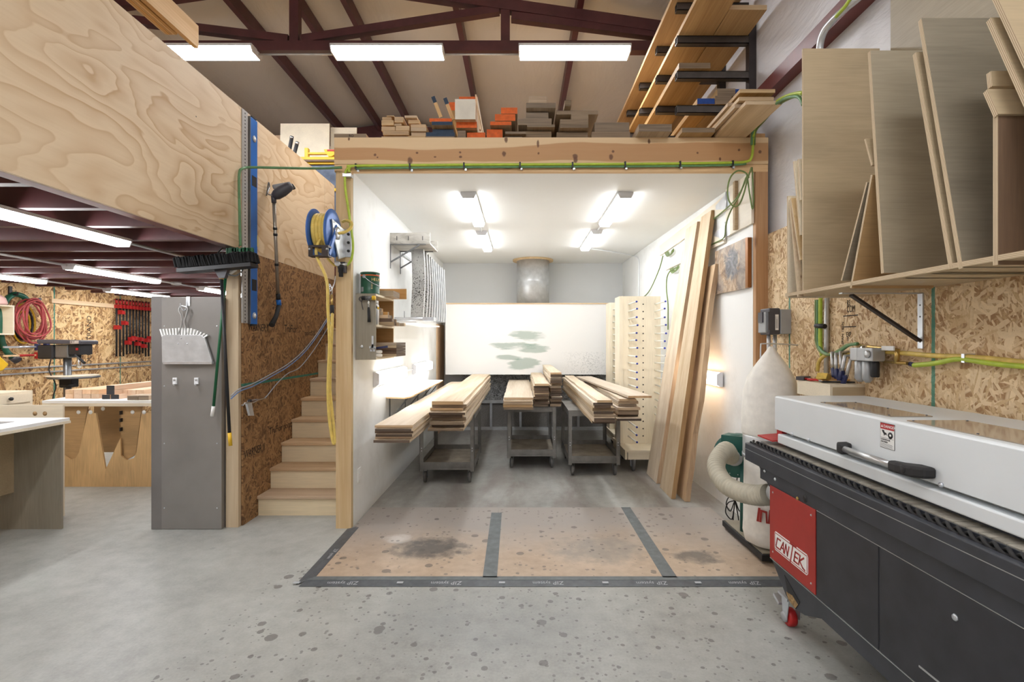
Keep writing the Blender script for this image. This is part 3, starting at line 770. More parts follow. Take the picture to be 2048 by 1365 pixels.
MB().lathe((.22,8.8,2.985),(0,0,1),[(.355,0),(.355,.024)],48).build('flange',M['pineY'],t)
MB().box(-1.419,-1.40,8.42,9.165,0,1.87).build('side_board',M['hardboard'])
tag(bpy.data.objects['side_board'],'tan hardboard panel standing in the far left corner of the booth','panel')

# ------------------------------------------------------------------ lumber carts
def cart(x,y,lab,yawn=0):
    t=thing('shop_cart',lab,'cart',(x,y,.0),'steel shop carts under the lumber')
    W,L=.60,.96
    for nm,z0,z1,mt_ in (('lower_tray',.15,.235,'cart'),('upper_tray',.70,.768,'cart')):
        m=MB(); x0,x1,y0,y1=x-W/2,x+W/2,y-L/2,y+L/2; th=.004
        zb=z0+.02 if nm=='lower_tray' else z1-.006
        m.box(x0,x1,y0,y1,zb,zb+.004)
        m.box(x0,x1,y0,y0+th,z0,z1).box(x0,x1,y1-th,y1,z0,z1).box(x0,x0+th,y0,y1,z0,z1).box(x1-th,x1,y0,y1,z0,z1)
        o=m.build(nm,M['cart'],t)
        if nm=='lower_tray': MB().box(x0+.01,x1-.01,y0+.01,y1-.01,zb+.004,zb+.008).build('tray_liner',M['carttray'],o)
    for sx in (-1,1):
        for sy in (-1,1):
            cx,cy=x+sx*W/2,y+sy*L/2
            m=MB().box(cx-sx*.0,cx+sx*.004,cy-sy*.04,cy+sy*.004,.13,.765).box(cx-sx*.04,cx+sx*.004,cy,cy+sy*.004,.13,.765)
            lg=m.build('leg',M['cart'],t)
            for z in (.36,.39): MB().cyl((cx-sx*.02,cy+sy*.004,z),(cx-sx*.02,cy+sy*.006,z),.006,8).build('bolt',M['zinc'],lg)
            wx,wy=cx-sx*.05,cy-sy*.06
            w_=MB().box(wx-.03,wx+.03,wy-.035,wy+.035,.145,.15).box(wx-.024,wx-.02,wy-.02,wy+.02,.05,.146).box(wx+.02,wx+.024,wy-.02,wy+.02,.05,.146).build('caster',M['steel'],t)
            MB().lathe((wx-.016,wy-.012,.062),(1,0,0),[(.04,0),(.06,.004),(.062,.016),(.06,.028),(.04,.032)],24).build('wheel',M['greyrubber'],w_)
    return t
cart(-.815,6.02,'grey steel cart under the two left lumber stacks, nearest the left booth wall')
cart(.14,6.67,'grey steel cart under the three middle lumber stacks')
cart(.86,6.32,'grey steel cart under the two right lumber stacks beside the dowel rack')
ENDS=['enddark','endgrey','enddark','endlight','enddark','endgrey']
def stack(name,x0,x1,y0,y1,z0,ths,lab,jx=.012,jy=.05,light_top=True,wid=None,faces=None):
    z=z0; n=len(ths); objs=[]
    for i,th in enumerate(ths):
        w_=(x1-x0) if wid is None else wid[i]*(x1-x0)
        cx=(x0+x1)/2+random.uniform(-jx,jx); ya=y0+random.uniform(-jy,jy)*(1 if i<n-1 else .3); L=y1-ya+random.uniform(-.1,0)
        e='endlight' if (i==n-1 and light_top) else random.choice(ENDS)
        o=board('rough_board',L,w_,th-random.choice([.002,.003,.006]),mxyz(cx,ya+L/2,z+th/2,(0,1,random.uniform(-.0004,.0004)),(-1,0,0)),(M['oak'] if i>=n-2 or random.random()<.6 else M['oakd'],M[e]),rough=.006,seg=12)
        k=n-1-i
        pos='topmost' if k==0 else ('bottom one' if i==0 else ORD[k]+' from top')
        tag(o,'rough board, %s in the %s'%(pos,lab),'board','boards of the %s'%lab); z+=th; objs.append(o)
    return objs
TZ=.770
stack('a',-1.155,-.862,3.96,8.3,TZ,[.028,.022,.024,.02,.022,.026],'low stack by the left booth wall',.02,.03)
stack('b',-.812,-.512,4.50,8.38,TZ,[.026,.03,.028,.03,.034,.024,.03,.028,.036],'tall stack second from left',.012,.06,wid=[1.08,1.,1.02,1.04,1.,1.06,.98,1.05,.93])
stack('c',-.205,.143,5.86,8.7,TZ,[.03,.034,.03,.024,.028],'wide low stack on the middle cart',.008,.03)
stack('d',.168,.350,6.12,8.4,TZ,[.036,.028,.034,.036,.03,.032,.036,.026,.03],'mid stack on the middle cart',.008,.05,wid=[1.,1.05,.92,1.03,1.,.97,1.,1.02,.95])
stack('e',.374,.508,6.18,8.42,TZ,[.026,.03,.034,.03,.036,.026,.04,.036,.03,.04,.03,.036,.026],'tallest narrow stack on the middle cart',.006,.05)
stack('f',.70,.915,4.84,8.4,TZ,[.026,.044,.028,.026,.03,.026,.03,.026],'left stack on the right cart',.012,.06,wid=[1.05,.92,.97,.85,1.,.8,.9,.66])
o=stack('g',.99,1.215,5.12,8.4,TZ,[.026,.028,.05,.028,.026,.03,.03],'right stack beside the dowel rack',.008,.08,wid=[1.1,.95,.9,1.05,.8,.9,.75])
b=board('rough_board',2.9,.24,.022,mxyz(1.105,6.5,1.012,(-.07,1,0),(-1,-.07,0)),(M['oak'],M['goldwood']),rough=.003,seg=8)
tag(b,'pale board lying askew on top of the right stack, overhanging beside the dowel rack','board')

# ------------------------------------------------------------------ dowel drying racks
def dowelrack(x0,x1,Y,ztop,lab,cast=True):
    t=thing('drying_rack',lab,'rack',((x0+x1)/2,Y,0),'dowel drying racks')
    MB().box(x0,x1,Y,Y+.025,.26,ztop).build('back_panel',M['birchZ'],t)
    MB().box(x0-.005,x0+.04,Y-.012,Y+.30,.26,ztop).build('side_panel',M['birchZ'],t)
    MB().box(x0-.02,x1,Y-.42,Y+.4,.24,.265).build('base_board',M['birch'],t)
    MB().box(x0+.02,x1-.02,Y-.40,Y-.36,.15,.24).build('base_rail',M['birch'],t)
    MB().box(x0-.015,x0+.01,Y-.4,Y+.38,.15,.24).build('base_rail',M['birch'],t)
    m=MB()
    z=.36
    while z<ztop-.04:
        m.lathe((x0+.30,Y+.001,z),(0,-1,0),[(.009,0),(.009,.003)],10); z+=.094
    m.build('peg_hole',M['black'],t)
    z=.36; i=0
    while z<ztop-.02:
        for xx in ((x0+.115,x1-.07) if cast else (x0+.055,x1-.07)):
            s=.45; a=Vector((xx+random.uniform(-.004,.004),Y,z)); b=a+Vector((random.uniform(-.008,.008),-s,random.uniform(-.006,.01)))
            d=MB().cyl(a,b,.0095,10).build('dowel',M['dowel'],t)
            MB().lathe(b+Vector((0,.006,0)),(0,-1,0),[(.012,0),(.012,.012),(.008,.018)],10).build('tip',M['bluetip'],d)
        z+=.094; i+=1
    for sx in (x0+.09,x1-.09):
        for sy in (Y-.33,Y+.3):
            f=MB().box(sx-.035,sx+.035,sy-.04,sy+.04,.142,.15).box(sx-.028,sx-.023,sy-.03,sy+.03,.06,.145).box(sx+.023,sx+.028,sy-.03,sy+.03,.06,.145).build('caster',M['zinc'],t)
            MB().lathe((sx-.02,sy-.02,.076),(1,0,0),[(.03,0),(.05,.002),(.052,.006),(.07,.007),(.0755,.012),(.0755,.028),(.07,.033),(.052,.034),(.03,.04)],28).build('wheel',M['greyrubber'],f)
    return t
dowelrack(1.275,1.80,6.42,2.155,'near birch plywood drying rack with blue tipped white dowels by the leaning boards')
dowelrack(1.335,1.78,7.48,2.155,'far birch plywood drying rack with white dowels in front of the plenum panel',False)

# ------------------------------------------------------------------ three boards leaning on the right wall
def lean(Yb0,Yb1,xb,Yt0,Yt1,zt,th,mats,lab,live=False):
    # bottom edge from Yb0 to Yb1 (far to near), top edge Yt0..Yt1 touching the wall
    m=MB(); n=14; vs=[]
    xt=xr((Yt0+Yt1)/2)-.006
    for i in range(n+1):
        f=i/n; z=.003+(zt-.003)*f; x=xb+(xt-xb)*f
        a=Yb0+(Yt0-Yb0)*f; b=Yb1+(Yt1-Yb1)*f
        if live: b+=.02*math.sin(f*9)+.015*math.sin(f*23+1)+(.05*max(0,1-abs(f-.72)/.1) )
        vs+=[(x-th,a,z),(x-th,b,z),(x-.0,b,z),(x-.0,a,z)]
    fs=[];mi=[]
    for i in range(n):
        q=4*i
        for k in range(4):
            k2=(k+1)%4; m.f.append([q+k,q+k2,q+4+k2,q+4+k]); m.m.append(1 if k==1 else 0); m.sm.append(False)
    m.f.append([3,2,1,0]); m.m.append(1); m.sm.append(False); q=4*n; m.f.append([q,q+1,q+2,q+3]); m.m.append(1); m.sm.append(False)
    m.v=vs
    for f in m.f: f.reverse()
    o=m.build('slab_board',mats); return tag(o,lab,'board','long boards leaning on the right booth wall')
OAKZ=wood('oak_up',S(224,208,184),S(188,162,130),'Z',rough=.65); OAKE=wood('oak_edge',S(196,166,130),S(140,108,78),'Z'); OAKR=wood('oak_brown',S(206,176,138),S(166,132,96),'Z')
lean(5.95,5.52,1.545,5.72,5.36,2.86,.045,[OAKZ,OAKE],'pale board leaning on the booth wall, farthest and leftmost of the three')
lean(5.38,4.98,1.545,5.27,4.99,2.885,.045,[OAKZ,OAKE],'tall pale board leaning on the booth wall, middle of the three')
lean(5.16,4.88,1.66,5.30,4.88,2.33,.05,[OAKR,OAKE],'shorter brown live edge slab leaning on the booth wall, rightmost of the three',True)

# ------------------------------------------------------------------ right booth wall
def rw(px,py,off=.03):     # point on the right wall
    Y=5.
    for _ in range(12): Y=(xr(Y)-off)/((px-1041)/1000)
    return P(px,py,Y)
def wallplank(pts,th,name,mat,lab,cat,grp=None):
    a=[Vector(p) for p in pts]
    return tag(MB().prism(a,(-th,0,0)).build(name,mat),lab,cat,grp)
def wq(px0,px1,t0,b0,t1,b1): return [rw(px0,t0,.004),rw(px1,t1,.004),rw(px1,b1,.004),rw(px0,b0,.004)]
BW=ply('panel_white',S(232,222,204),'Y',.04)
t=thing('wall_cleat','upper birch wall board with strap hinge high on the right booth wall','wall board',rw(1400,440,0))
MB().prism(wq(1322,1456,492,512,389,419),(-.02,0,0)).build('cleat_board',BW,t)
h=MB().prism([rw(1432,412,.021),rw(1452,388,.021),rw(1452,419,.021),rw(1432,420,.021)],(-.004,0,0)).build('strap_hinge',M['zinc'],t)
MB().tube([rw(1453,384,.03),rw(1453,420,.03)],.011,10).build('hinge_barrel',M['zinc'],t)
t=thing('wall_cleat','lower birch wall board with strap hinge on the right booth wall','wall board',rw(1400,470,0))
MB().prism(wq(1333,1452,524,541,455,486),(-.02,0,0)).build('cleat_board',BW,t)
MB().prism([rw(1428,468,.021),rw(1450,452,.021),rw(1450,480,.021),rw(1428,472,.021)],(-.004,0,0)).build('strap_hinge',M['zinc'],t)
MB().tube([rw(1452,444,.03),rw(1452,474,.03)],.011,10).build('hinge_barrel',M['zinc'],t)
t=thing('wall_panel','birch plywood panel with hinge leaves beside the right timber post','panel',rw(1490,420,0))
MB().prism(wq(1456,1508,368,474,345,447),(-.022,0,0)).build('panel_board',BW,t)
MB().prism(wq(1477,1481,352,461,351,459),(-.05,0,0)).build('panel_batten',M['oakd'],t)
for a in (386,440): MB().prism([rw(1455,a,.023),rw(1460,a-3,.023),rw(1460,a+30,.023),rw(1455,a+33,.023)],(-.004,0,0)).build('hinge_leaf',M['zinc'],t)
t=thing('test_panel','brown wooden panel with grey and black spray stains on the right booth wall','picture',rw(1470,530,0))
MB().prism(wq(1436,1498,504,589,476,577),(-.03,0,0)).build('panel_face',M['art'],t)
MB().prism(wq(1498,1503,476,577,475,575),(-.032,0,0)).build('panel_edge',M['copper'],t)
# dangling cords
tag(MB().tube(crs([rw(1326,512),rw(1318,540),rw(1300,580),rw(1285,596),rw(1270,602)],8),.008,8).build('air_line',M['hoseolive']),'thin grey green air line hanging from the far end of the upper wall board','hose')
tag(MB().tube(crs([rw(1352,536),rw(1340,543),rw(1334,556),rw(1333,580),rw(1336,610),rw(1336,660)],8),.008,8).build('air_line',M['hoseolive']),'thin grey green air line hanging from the lower wall board beside the dowel rack','hose')
for px,py,lab in ((1338,507,'upper'),(1348,540,'lower')):
    m=MB()
    for k in range(4):
        m.tube(crs([rw(px-8+2*k,py-1-k,.02),rw(px-4+2*k,py+6-k,.035),rw(px+3+2*k,py+2-2*k,.035),rw(px+6+k,py-6-k,.02)],5),.006,6)
    tag(m.build('cord_bundle',M['hoseolive']),'small bundle of green cord tied under the %s wall board'%lab,'cord')
cr_=[rw(1498,356,.05),rw(1490,345,.06),rw(1475,342,.07),rw(1461,355,.07),rw(1455,380,.07),rw(1458,402,.07),rw(1468,413,.06),rw(1479,408,.06),rw(1488,386,.06),rw(1494,362,.05),rw(1503,340,.05)]
_=0
rw_=rw
def rr_(px,py,off=.05,Y=4.165): return P(px,py,Y+(off-.05)*.6)
t=thing('coiled_hose','olive green air hose looped beside the right timber post under the beam','hose',rw(1480,380,.05))
cr_=[rr_(1498,356),rr_(1490,345,.06),rr_(1475,342,.07),rr_(1461,355,.08),rr_(1455,380,.08),rr_(1458,402,.07),rr_(1468,413,.06),rr_(1479,408,.05),rr_(1488,386,.04),rr_(1494,362,.03),rr_(1503,335,.02)]
MB().tube(crs(cr_,8),.0065,8).build('hose_loop',M['hoseolive'],t)
MB().tube(crs([rr_(1494,352,.07),rr_(1484,378,.1),P(1470,400,4.3),rw(1452,418,.05),rw(1430,436,.03),rw(1420,444,.03)],8),.0065,8).build('hose_tail',M['hoseolive'],t)
MB().tube(crs([rr_(1492,356,.08),rr_(1479,390,.09),P(1460,425,4.3),P(1452,450,4.5),rw(1448,475,.05),rw(1430,486,.03),rw(1418,492,.03)],8),.0065,8).build('hose_tail',M['hoseolive'],t)
MB().tube(crs([rr_(1494,350),rr_(1498,380),rr_(1502,405),rr_(1505,418),rr_(1507,400),rr_(1504,335)],8),.0065,8).build('hose_tail',M['hoseolive'],t)
tag(MB().tube(crs([(1.01,7.63,2.995),(1.3,7.8,2.995),(1.75,8.15,2.99),(1.845,8.2,2.975),rw(1277,520,.013),rw(1277.5,560,.013),rw(1277.5,600,.013)],6),.009,8).build('conduit',M['white_metal']),'white pipe from the rear right ceiling light down the booth wall','pipe')

# ------------------------------------------------------------------ left booth wall
t=thing('wall_shelf','long white shelf on brackets low on the left booth wall','shelf',(bx0,6.4,.98))
MB().prism([(bx0+.001,5.27,.972),(bx0+.001,7.62,.972),(-1.20,7.62,.972),(-1.17,7.55,.972),(-1.17,5.32,.972),(-1.21,5.22,.972),(-1.30,5.25,.972)],(0,0,.016),0,1).build('shelf_board',[M['white'],M['pineX']],t)
for y in (5.42,6.15,6.9,7.5):
    m=MB().box(bx0+.001,bx0+.006,y-.015,y+.015,.68,.97).box(bx0,-1.2,y-.012,y+.012,.964,.972)
    m.bar((bx0+.006,y,.72),(-1.22,y,.962),.02,.012)
    m.build('bracket',M['steel'],t)
# slotted tray with hanging speckled metal strips
t=thing('slotted_tray','grey speckled shelf tray with slotted front edge on the left booth wall','shelf',(bx0,5.7,2.64))
MB().box(bx0+.001,-.985,5.44,5.46,2.636,2.757).build('front_edge',M['dirtyply'],t)
MB().box(bx0+.001,-.985,5.46,5.945,2.636,2.65).build('tray_bottom',M['dirtyply'],t)
MB().box(-1.08,-.985,5.945,5.96,2.65,2.766).build('rear_edge',M['dirtyply'],t)
for x in (-1.345,-1.22,-1.065): MB().box(x-.003,x+.003,5.436,5.441,2.675,2.72).build('slot',M['black'],t)
for y in (5.45,5.9):
    m=MB().box(bx0+.001,bx0+.006,y-.012,y+.012,2.37,2.636).box(bx0+.001,-1.03,y-.012,y+.012,2.628,2.636); m.bar((bx0+.006,y,2.44),(-1.1,y,2.626),.02,.014); m.build('bracket',M['steel'],t)
def slat(y,lab,xr_=-1.075,xl=-1.215,z0=1.845,z1=2.60,mt_='slat',bowl=.02):
    m=MB(); n=14; vs=[]
    for i in range(n+1):
        f=i/n; z=z0+(z1-z0)*f; b=bowl*math.sin(f*math.pi*1.3+y)
        vs+=[(xl+b*.5,y,z),(xr_+b*.6,y,z),(xr_+b*.6,y+.035,z),(xl+b*.5,y+.02,z)]
    for i in range(n):
        q=4*i
        for k in range(4): m.f.append([q+(k+1)%4,q+k,q+4+k,q+4+(k+1)%4][::-1]); m.m.append(1 if k==1 else 0); m.sm.append(False)
    m.f+=[[0,1,2,3][::-1],[4*n+k for k in range(4)]]; m.m+=[0,0]; m.sm+=[False,False]; m.v=vs
    return tag(m.build('hanging_strip',[M[mt_],M['white']]),lab,'metal strip','speckled metal strips hanging on the left booth wall')
for i,y in enumerate((5.56,5.74,5.9,6.06,6.22,6.4,6.58,6.76,6.94,7.12)):
    slat(y,('nearest' if i==0 else 'farthest' if i==9 else ORD[i]+' from the camera')+' of the speckled metal strips hanging below the slotted tray',mt_='slat' if i<4 else 'galv')
tag(MB().box(bx0-.001,-1.40,5.97,7.3,2.602,2.63).build('strip_rail',M['galv']),'grey rail carrying the hanging metal strips on the left booth wall','rail')
t=thing('pipe_clamp','round galvanised pipe clamp lying across the foot of the metal strips','clamp',(-1.1,5.45,1.82))
MB().tube([(-1.36,5.40,1.815),(-.945,5.44,1.815)],.022,14).build('pipe',M['galv'],t)
MB().box(-1.05,-.93,5.36,5.50,1.795,1.835).build('jaw',M['zinc'],t)
MB().tube([(-1.25,5.38,1.83),(-1.25,5.38,1.90)],.004).build('screw',M['steel'],t)
tag(MB().box(bx0+.001,-1.13,5.42,7.0,1.775,1.79).build('wall_ledge',M['white']),'narrow white ledge under the hanging metal strips','shelf')

# cubby shelf with the finishing supplies
t=thing('cubby_shelf','open plywood cubby shelf just inside the left booth post','shelf',(-1.33,4.6,1.415))
cx0,cx1=bx0+.002,-1.247
MB().box(cx0,cx1,4.30,4.318,1.415,1.985).build('side_panel',M['greyply'],t)
MB().box(cx0,cx1,4.90,4.918,1.415,1.985).build('side_panel',M['brownply'],t)
MB().box(cx0,cx1,4.318,4.90,1.967,1.985).build('top_board',M['birch'],t)
MB().box(cx0,cx1+.012,4.318,4.90,1.70,1.718).build('middle_board',M['birch'],t)
MB().box(cx0,cx1,4.318,4.90,1.415,1.433).build('bottom_board',M['birch'],t)
MB().box(cx0,cx0+.006,4.318,4.90,1.433,1.967).build('back_board',M['brownply'],t)
# paint can
c=Vector((-1.325,4.405,1.986))
t=thing('paint_can','dark green gallon can with cream lettering and white handle boss on the cubby shelf','paint can',c)
b=MB().lathe(c,(0,0,1),[(.080,0),(.083,.003),(.083,.009),(.080,.012),(.080,.178),(.083,.181),(.083,.190),(.079,.192),(.074,.188)],40).build('can_body',M['canlabel'],t)
MB().lathe(c+Vector((0,0,.158)),(0,0,1),[(.0805,0),(.0805,.009)],40).build('label_band',M['orange'],b)
MB().lathe(c+Vector((-.028,-.076,.15)),(-.3,-.95,0),[(.016,0),(.016,.006),(.009,.01)],18).build('handle_boss',M['plasticgrey'],t)
MB().tube(crs([c+Vector((-.028,-.085,.15)),c+Vector((.0,-.088,.125)),c+Vector((.04,-.078,.095)),c+Vector((.08,-.03,.075)),c+Vector((.086,.02,.07))],6),.0025,6).build('wire_handle',M['zinc'],t)
def curvtext(body,ang0,z,size,mat,par,R=.0812):
    for i,ch in enumerate(body):
        a=ang0+i*size*.62/R
        pos=c+Vector((R*math.cos(a),R*math.sin(a),z)); text('lettering',ch,mxyz(*pos,(-math.sin(a),math.cos(a),0),(0,0,1)),size,M[mat],par,.0004)
curvtext('HELMSMAN',-1.15,.125,.036,'cream',b)
curvtext('MIN',-.62,.171,.014,'white',b)
for k in range(5): 
    a=-1.1; pos=c+Vector((.081*math.cos(a),.081*math.sin(a),.095-k*.012)); MB().obox(pos,(.012*.45,.012*.4,0),(0,0,.002),(.0005,-.001,0)).build('printed_line',M['cream'],b)
m=MB().obox(c+Vector((-.081*math.sin(.62),-.081*math.cos(.62),.04)),(.0,0,.02),(.011,-.008,0),(.0006,.0008,0)); m.build('bar_code',M['plasticgrey'],b)
# hammer on the cubby side
hy=4.27
t=thing('hammer','hammer with chrome neck and black grip hanging on the cubby side','hammer',(-1.30,hy,1.9))
MB().lathe((-1.357,hy,1.945),(1,0,0),[(.012,0),(.017,.004),(.017,.028),(.013,.034)],18).build('head',M['rubber'],t)
MB().tube([(-1.325,hy,1.945),(-1.268,hy,1.945)],.0165,14).build('head_body',M['steel'],t)
MB().lathe((-1.268,hy,1.945),(1,0,0),[(.014,0),(.019,.003),(.019,.026),(.014,.03)],18).build('face',M['yellow'],t)
MB().tube([(-1.298,hy,1.94),(-1.297,hy,1.858)],.008,10).build('neck',M['chrome'],t)
MB().tube([(-1.297,hy,1.862),(-1.296,hy,1.83),(-1.294,hy,1.79),(-1.293,hy,1.738)],[.0095,.012,.0125,.014],12).build('grip',M['rubber'],t)
MB().tube([(-1.30,4.306,1.925),(-1.30,hy-.02,1.925)],.003,6).build('nail',M['steel'],t)
# small hex ring, wrench, washer
t=tag(MB().tube(crs([(-1.345,4.285,1.95),(-1.372,4.285,1.955),(-1.383,4.285,1.935),(-1.365,4.285,1.918),(-1.352,4.285,1.935),(-1.362,4.285,1.91),(-1.35,4.285,1.845)],5),.0035,6).build('wire_ring',M['plasticdark']),'dark wire ring hanging beside the hammer head','ring')
t=thing('can_opener_wrench','pale blue star shaped multi wrench hanging on the cubby side','wrench',(-1.27,4.29,1.5))
m=MB(); m.box(-1.277,-1.262,4.288,4.301,1.515,1.62); 
for a,r in ((0,1),(72,1),(144,1),(216,1),(288,1)):
    x,z=-1.27+.02*math.cos(math.radians(a+90)),1.515+.024*math.sin(math.radians(a+90)); m.obox((x,4.291,z),(.008,0,0),(0,.003,0),(0,0,.009))
m.lathe((-1.27,4.294,1.515),(0,-1,0),[(.018,0),(.018,.006)],16); m.build('wrench_body',M['zinc'],t)
tag(MB().lathe((-1.365,4.302,1.53),(0,-1,0),[(.013,0),(.013,.006),(.009,.009)],20).build('round_plug',M['zinc']),'small round white plug on the cubby side panel','plug')
# contents
def tin(n,c,r,h,mat,cap,lab):
    t=thing(n,lab,'can',c); MB().lathe(c,(0,0,1),[(r,0),(r,h*.8),(r*.8,h*.86)],20).build('can_body',M[mat],t)
    MB().lathe(Vector(c)+Vector((0,0,h*.84)),(0,0,1),[(r*.85,0),(r*.85,h*.16),(r*.7,h*.17)],20).build('cap',M[cap],t)
tin('spray_can',(-1.262,4.345,1.719),.020,.165,'plasticgrey','black','grey can with black cap at the front of the cubby middle shelf')
tin('spray_can',(-1.278,4.405,1.719),.031,.21,'white','white','taller white can with yellow band behind the grey can')
MB().lathe((-1.278,4.405,1.855),(0,0,1),[(.0315,0),(.0315,.022)],20).build('yellow_band',M['yellow'],[o for o in bpy.data.objects if o.name=='can_body.001'][0])
k=0
for i in range(13):
    y=4.50+.026*(i%5)+random.uniform(0,.01)+.06*(i//5)*.3; z=1.7185+.036*(i//5)+(0 if i<10 else .0)
for r,(n_,z) in enumerate(((6,1.719),(5,1.750),(4,1.781),(3,1.812),(2,1.843))):
    for q in range(n_):
        y=4.505+q*.06; L=.26-.03*r+random.uniform(-.02,.03)
        o=board('wood_scrap',L,.05,.029,mxyz(-1.40+L/2,y,z+.015,(1,0,0),(0,1,0)),(random.choice([M['oakd'],M['goldwood'],M['pine'],M['walnut']]),M[random.choice(['endlight','enddark','endgrey'])]))
        tag(o,'scrap stick, %s from the front, %s row up, cubby middle shelf'%(ORD[q],ORD[r]),'scrap wood','scrap sticks on the cubby middle shelf')
for r in range(5):
    L=.34-.012*r+random.uniform(-.02,.02)
    o=board('wood_scrap',.28,.36,.024,mxyz(-1.262,4.70,1.4345+.026*r+.013,(1,0,0),(0,1,0)),(random.choice([M['walnut'],M['oakd']]),M['enddark']))
    tag(o,'dark sawn block, %s from the bottom of the cubby lower shelf pile'%ORD[r],'scrap wood','dark blocks on the cubby lower shelf')
for k,(z,lab) in enumerate(((1.434,'lower'),(1.466,'upper'))):
    tag(MB().lathe((-1.285,4.42,z),(0,0,1),[(.05,0),(.062,.006),(.062,.024),(.05,.03)],20).build('rag_pad',M['canvas']),'%s of two folded white pads at the front of the cubby bottom shelf'%lab,'pad')
tag(MB().obox((-1.26,4.40,1.515),(.09,.0,.012),(0,.012,0),(-.001,0,.009)).build('blue_knife',M['navy']),'blue scraper lying on the white pads in the cubby','scraper')
tag(MB().box(-1.32,-1.25,4.36,4.44,1.5,1.503).build('paper_pack',M['copper']),'flat brown packet under the blue scraper in the cubby','packet')
t=board('wood_scrap',.24,.24,.055,mxyz(-1.29,4.72,2.014,(1,0,0),(0,1,0)),(M['oakd'],M['endgrey'])); tag(t,'rough brown block lying on the cubby top behind the paint can','scrap wood')
t=board('wood_scrap',.30,.018,.10,mxyz(-1.265,4.89,2.0365,(1,0,0),(0,1,0)),(M['goldwood'],M['endlight'])); tag(t,'upright golden offcut at the back of the cubby top','scrap wood')
tag(MB().box(bx0,bx0+.006,4.36,4.44,.34,.46).box(bx0+.006,bx0+.009,4.385,4.415,.41,.44).box(bx0+.006,bx0+.009,4.385,4.415,.36,.39).build('wall_outlet',M['white']),'white power outlet low on the left booth wall','outlet')
# ------------------------------------------------------------------ staircase
t=thing('staircase','oak tread staircase rising between the strand board wall and the booth','stairs',(-1.96,4.49,0))
c0=1.387
for k in range(12):
    yk=4.49+.223*k; z=H-c0+.195*k+.0
    zb=0 if k==0 else H-c0+.195*(k-1)
    MB().box(-2.368,-1.552,yk+.025,yk+.043,zb,z-.03).build('riser',M['riser'],t)
    MB().box(-2.368,-1.552,yk,yk+.27,z-.03,z).build('tread',M['tread'],t,.006)
# ------------------------------------------------------------------ grey cabinet and what hangs on it
t=thing('steel_cabinet','tall grey steel cabinet with dustpan hanging on its side, left of the stairs','cabinet',(-2.78,4.4,0))
MB().box(-3.0,-2.5,4.18,4.75,.0,1.946).build('body',M['locker'],t,.004)
MB().box(-3.086,-2.995,4.176,4.75,.0,1.95).build('corner_post',M['locker2'],t,.004)
MB().box(-2.998,-2.497,4.176,4.182,.004,1.942).build('side_panel',M['locker'],t,.003)
m=MB()
for z in (.18,.72,1.2,1.7):
    for x in (-2.975,-2.535): m.lathe((x,4.1765,z),(0,-1,0),[(.006,0),(.004,.003)],8)
m.build('rivet',M['zinc'],t)
pz=lambda px,py,Y=4.15:P(px,py,Y)
# hook + dustpan + brush
t=thing('hook','white S hook at the top edge of the grey cabinet','hook',pz(372,600))
MB().tube(crs([pz(373,594,4.174),pz(373,612,4.16),pz(369,622,4.14),pz(362,616,4.13),pz(361,607,4.13)],6),.004,8).build('hook_wire',M['zinc'],t)
MB().box(pz(370,0).x,pz(377,0).x,4.168,4.1745,pz(0,612).z,pz(0,593).z).build('hook_plate',M['white_metal'],t)
t=thing('dustpan','galvanised dustpan with white hand brush hanging on the grey cabinet','dustpan',pz(372,690))
yd=4.145
a=[P(323,677,yd),P(325,671,yd),P(332,670,yd),P(400,670,yd),P(409,676,yd),P(424,722,yd),P(421,728,yd),P(330,728,yd),P(324,726,yd)]
MB().prism(a,(0,.02,0)).build('pan',M['galv'],t,.003)
MB().prism([P(325,724,yd-.012),P(424,724,yd-.012),P(423,729,yd-.012),P(326,729,yd-.012)],(0,.03,0)).build('pan_lip',M['zinc'],t)
m=MB()
for k in range(16):
    x=327+5*k+(k*.35); tilt=(k-7)*1.1 if k>8 else (k-6)*.9
    m.bar(P(x,676,yd+.012),P(x+tilt,658+abs(k-7)*.4-(2 if k<11 else 0)+max(0,k-11)*2.2,yd+.012),.019,.012)
m.build('brush_bristles',M['white'],t)
MB().tube(crs([P(356,670,yd+.005),P(363,650,yd),P(362,632,yd-.005),P(358,622,yd-.008),P(361,613,yd-.008),P(367,613,yd-.008),P(375,617,yd-.008),P(373,630,yd-.005),P(369,645,yd),P(374,668,yd+.005)],6),.0065,8).build('loop_handle',M['alum'],t)
m=MB()
for x,y in ((362,677),(356,688),(374,688)): m.lathe(P(x,y,yd-.001),(0,-1,0),[(.006,0),(.004,.004)],8)
m.build('rivet',M['zinc'],t)
for px,lab in ((351,'left'),(394,'right')):
    m=MB(); q=P(px,763,4.175); m.box(q.x-.02,q.x+.015,4.168,4.1765,q.z-.025,q.z+.03)
    for dz in (.02,-.018): m.tube(crs([q+Vector((0,0,dz)),q+Vector((.012,-.035,dz-.012)),q+Vector((.02,-.05,dz+.004))],5),.006,8)
    tag(m.build('double_hook',M['white_metal']),'small %s white double hook low on the grey cabinet'%lab,'hook','small white hooks on the grey cabinet')
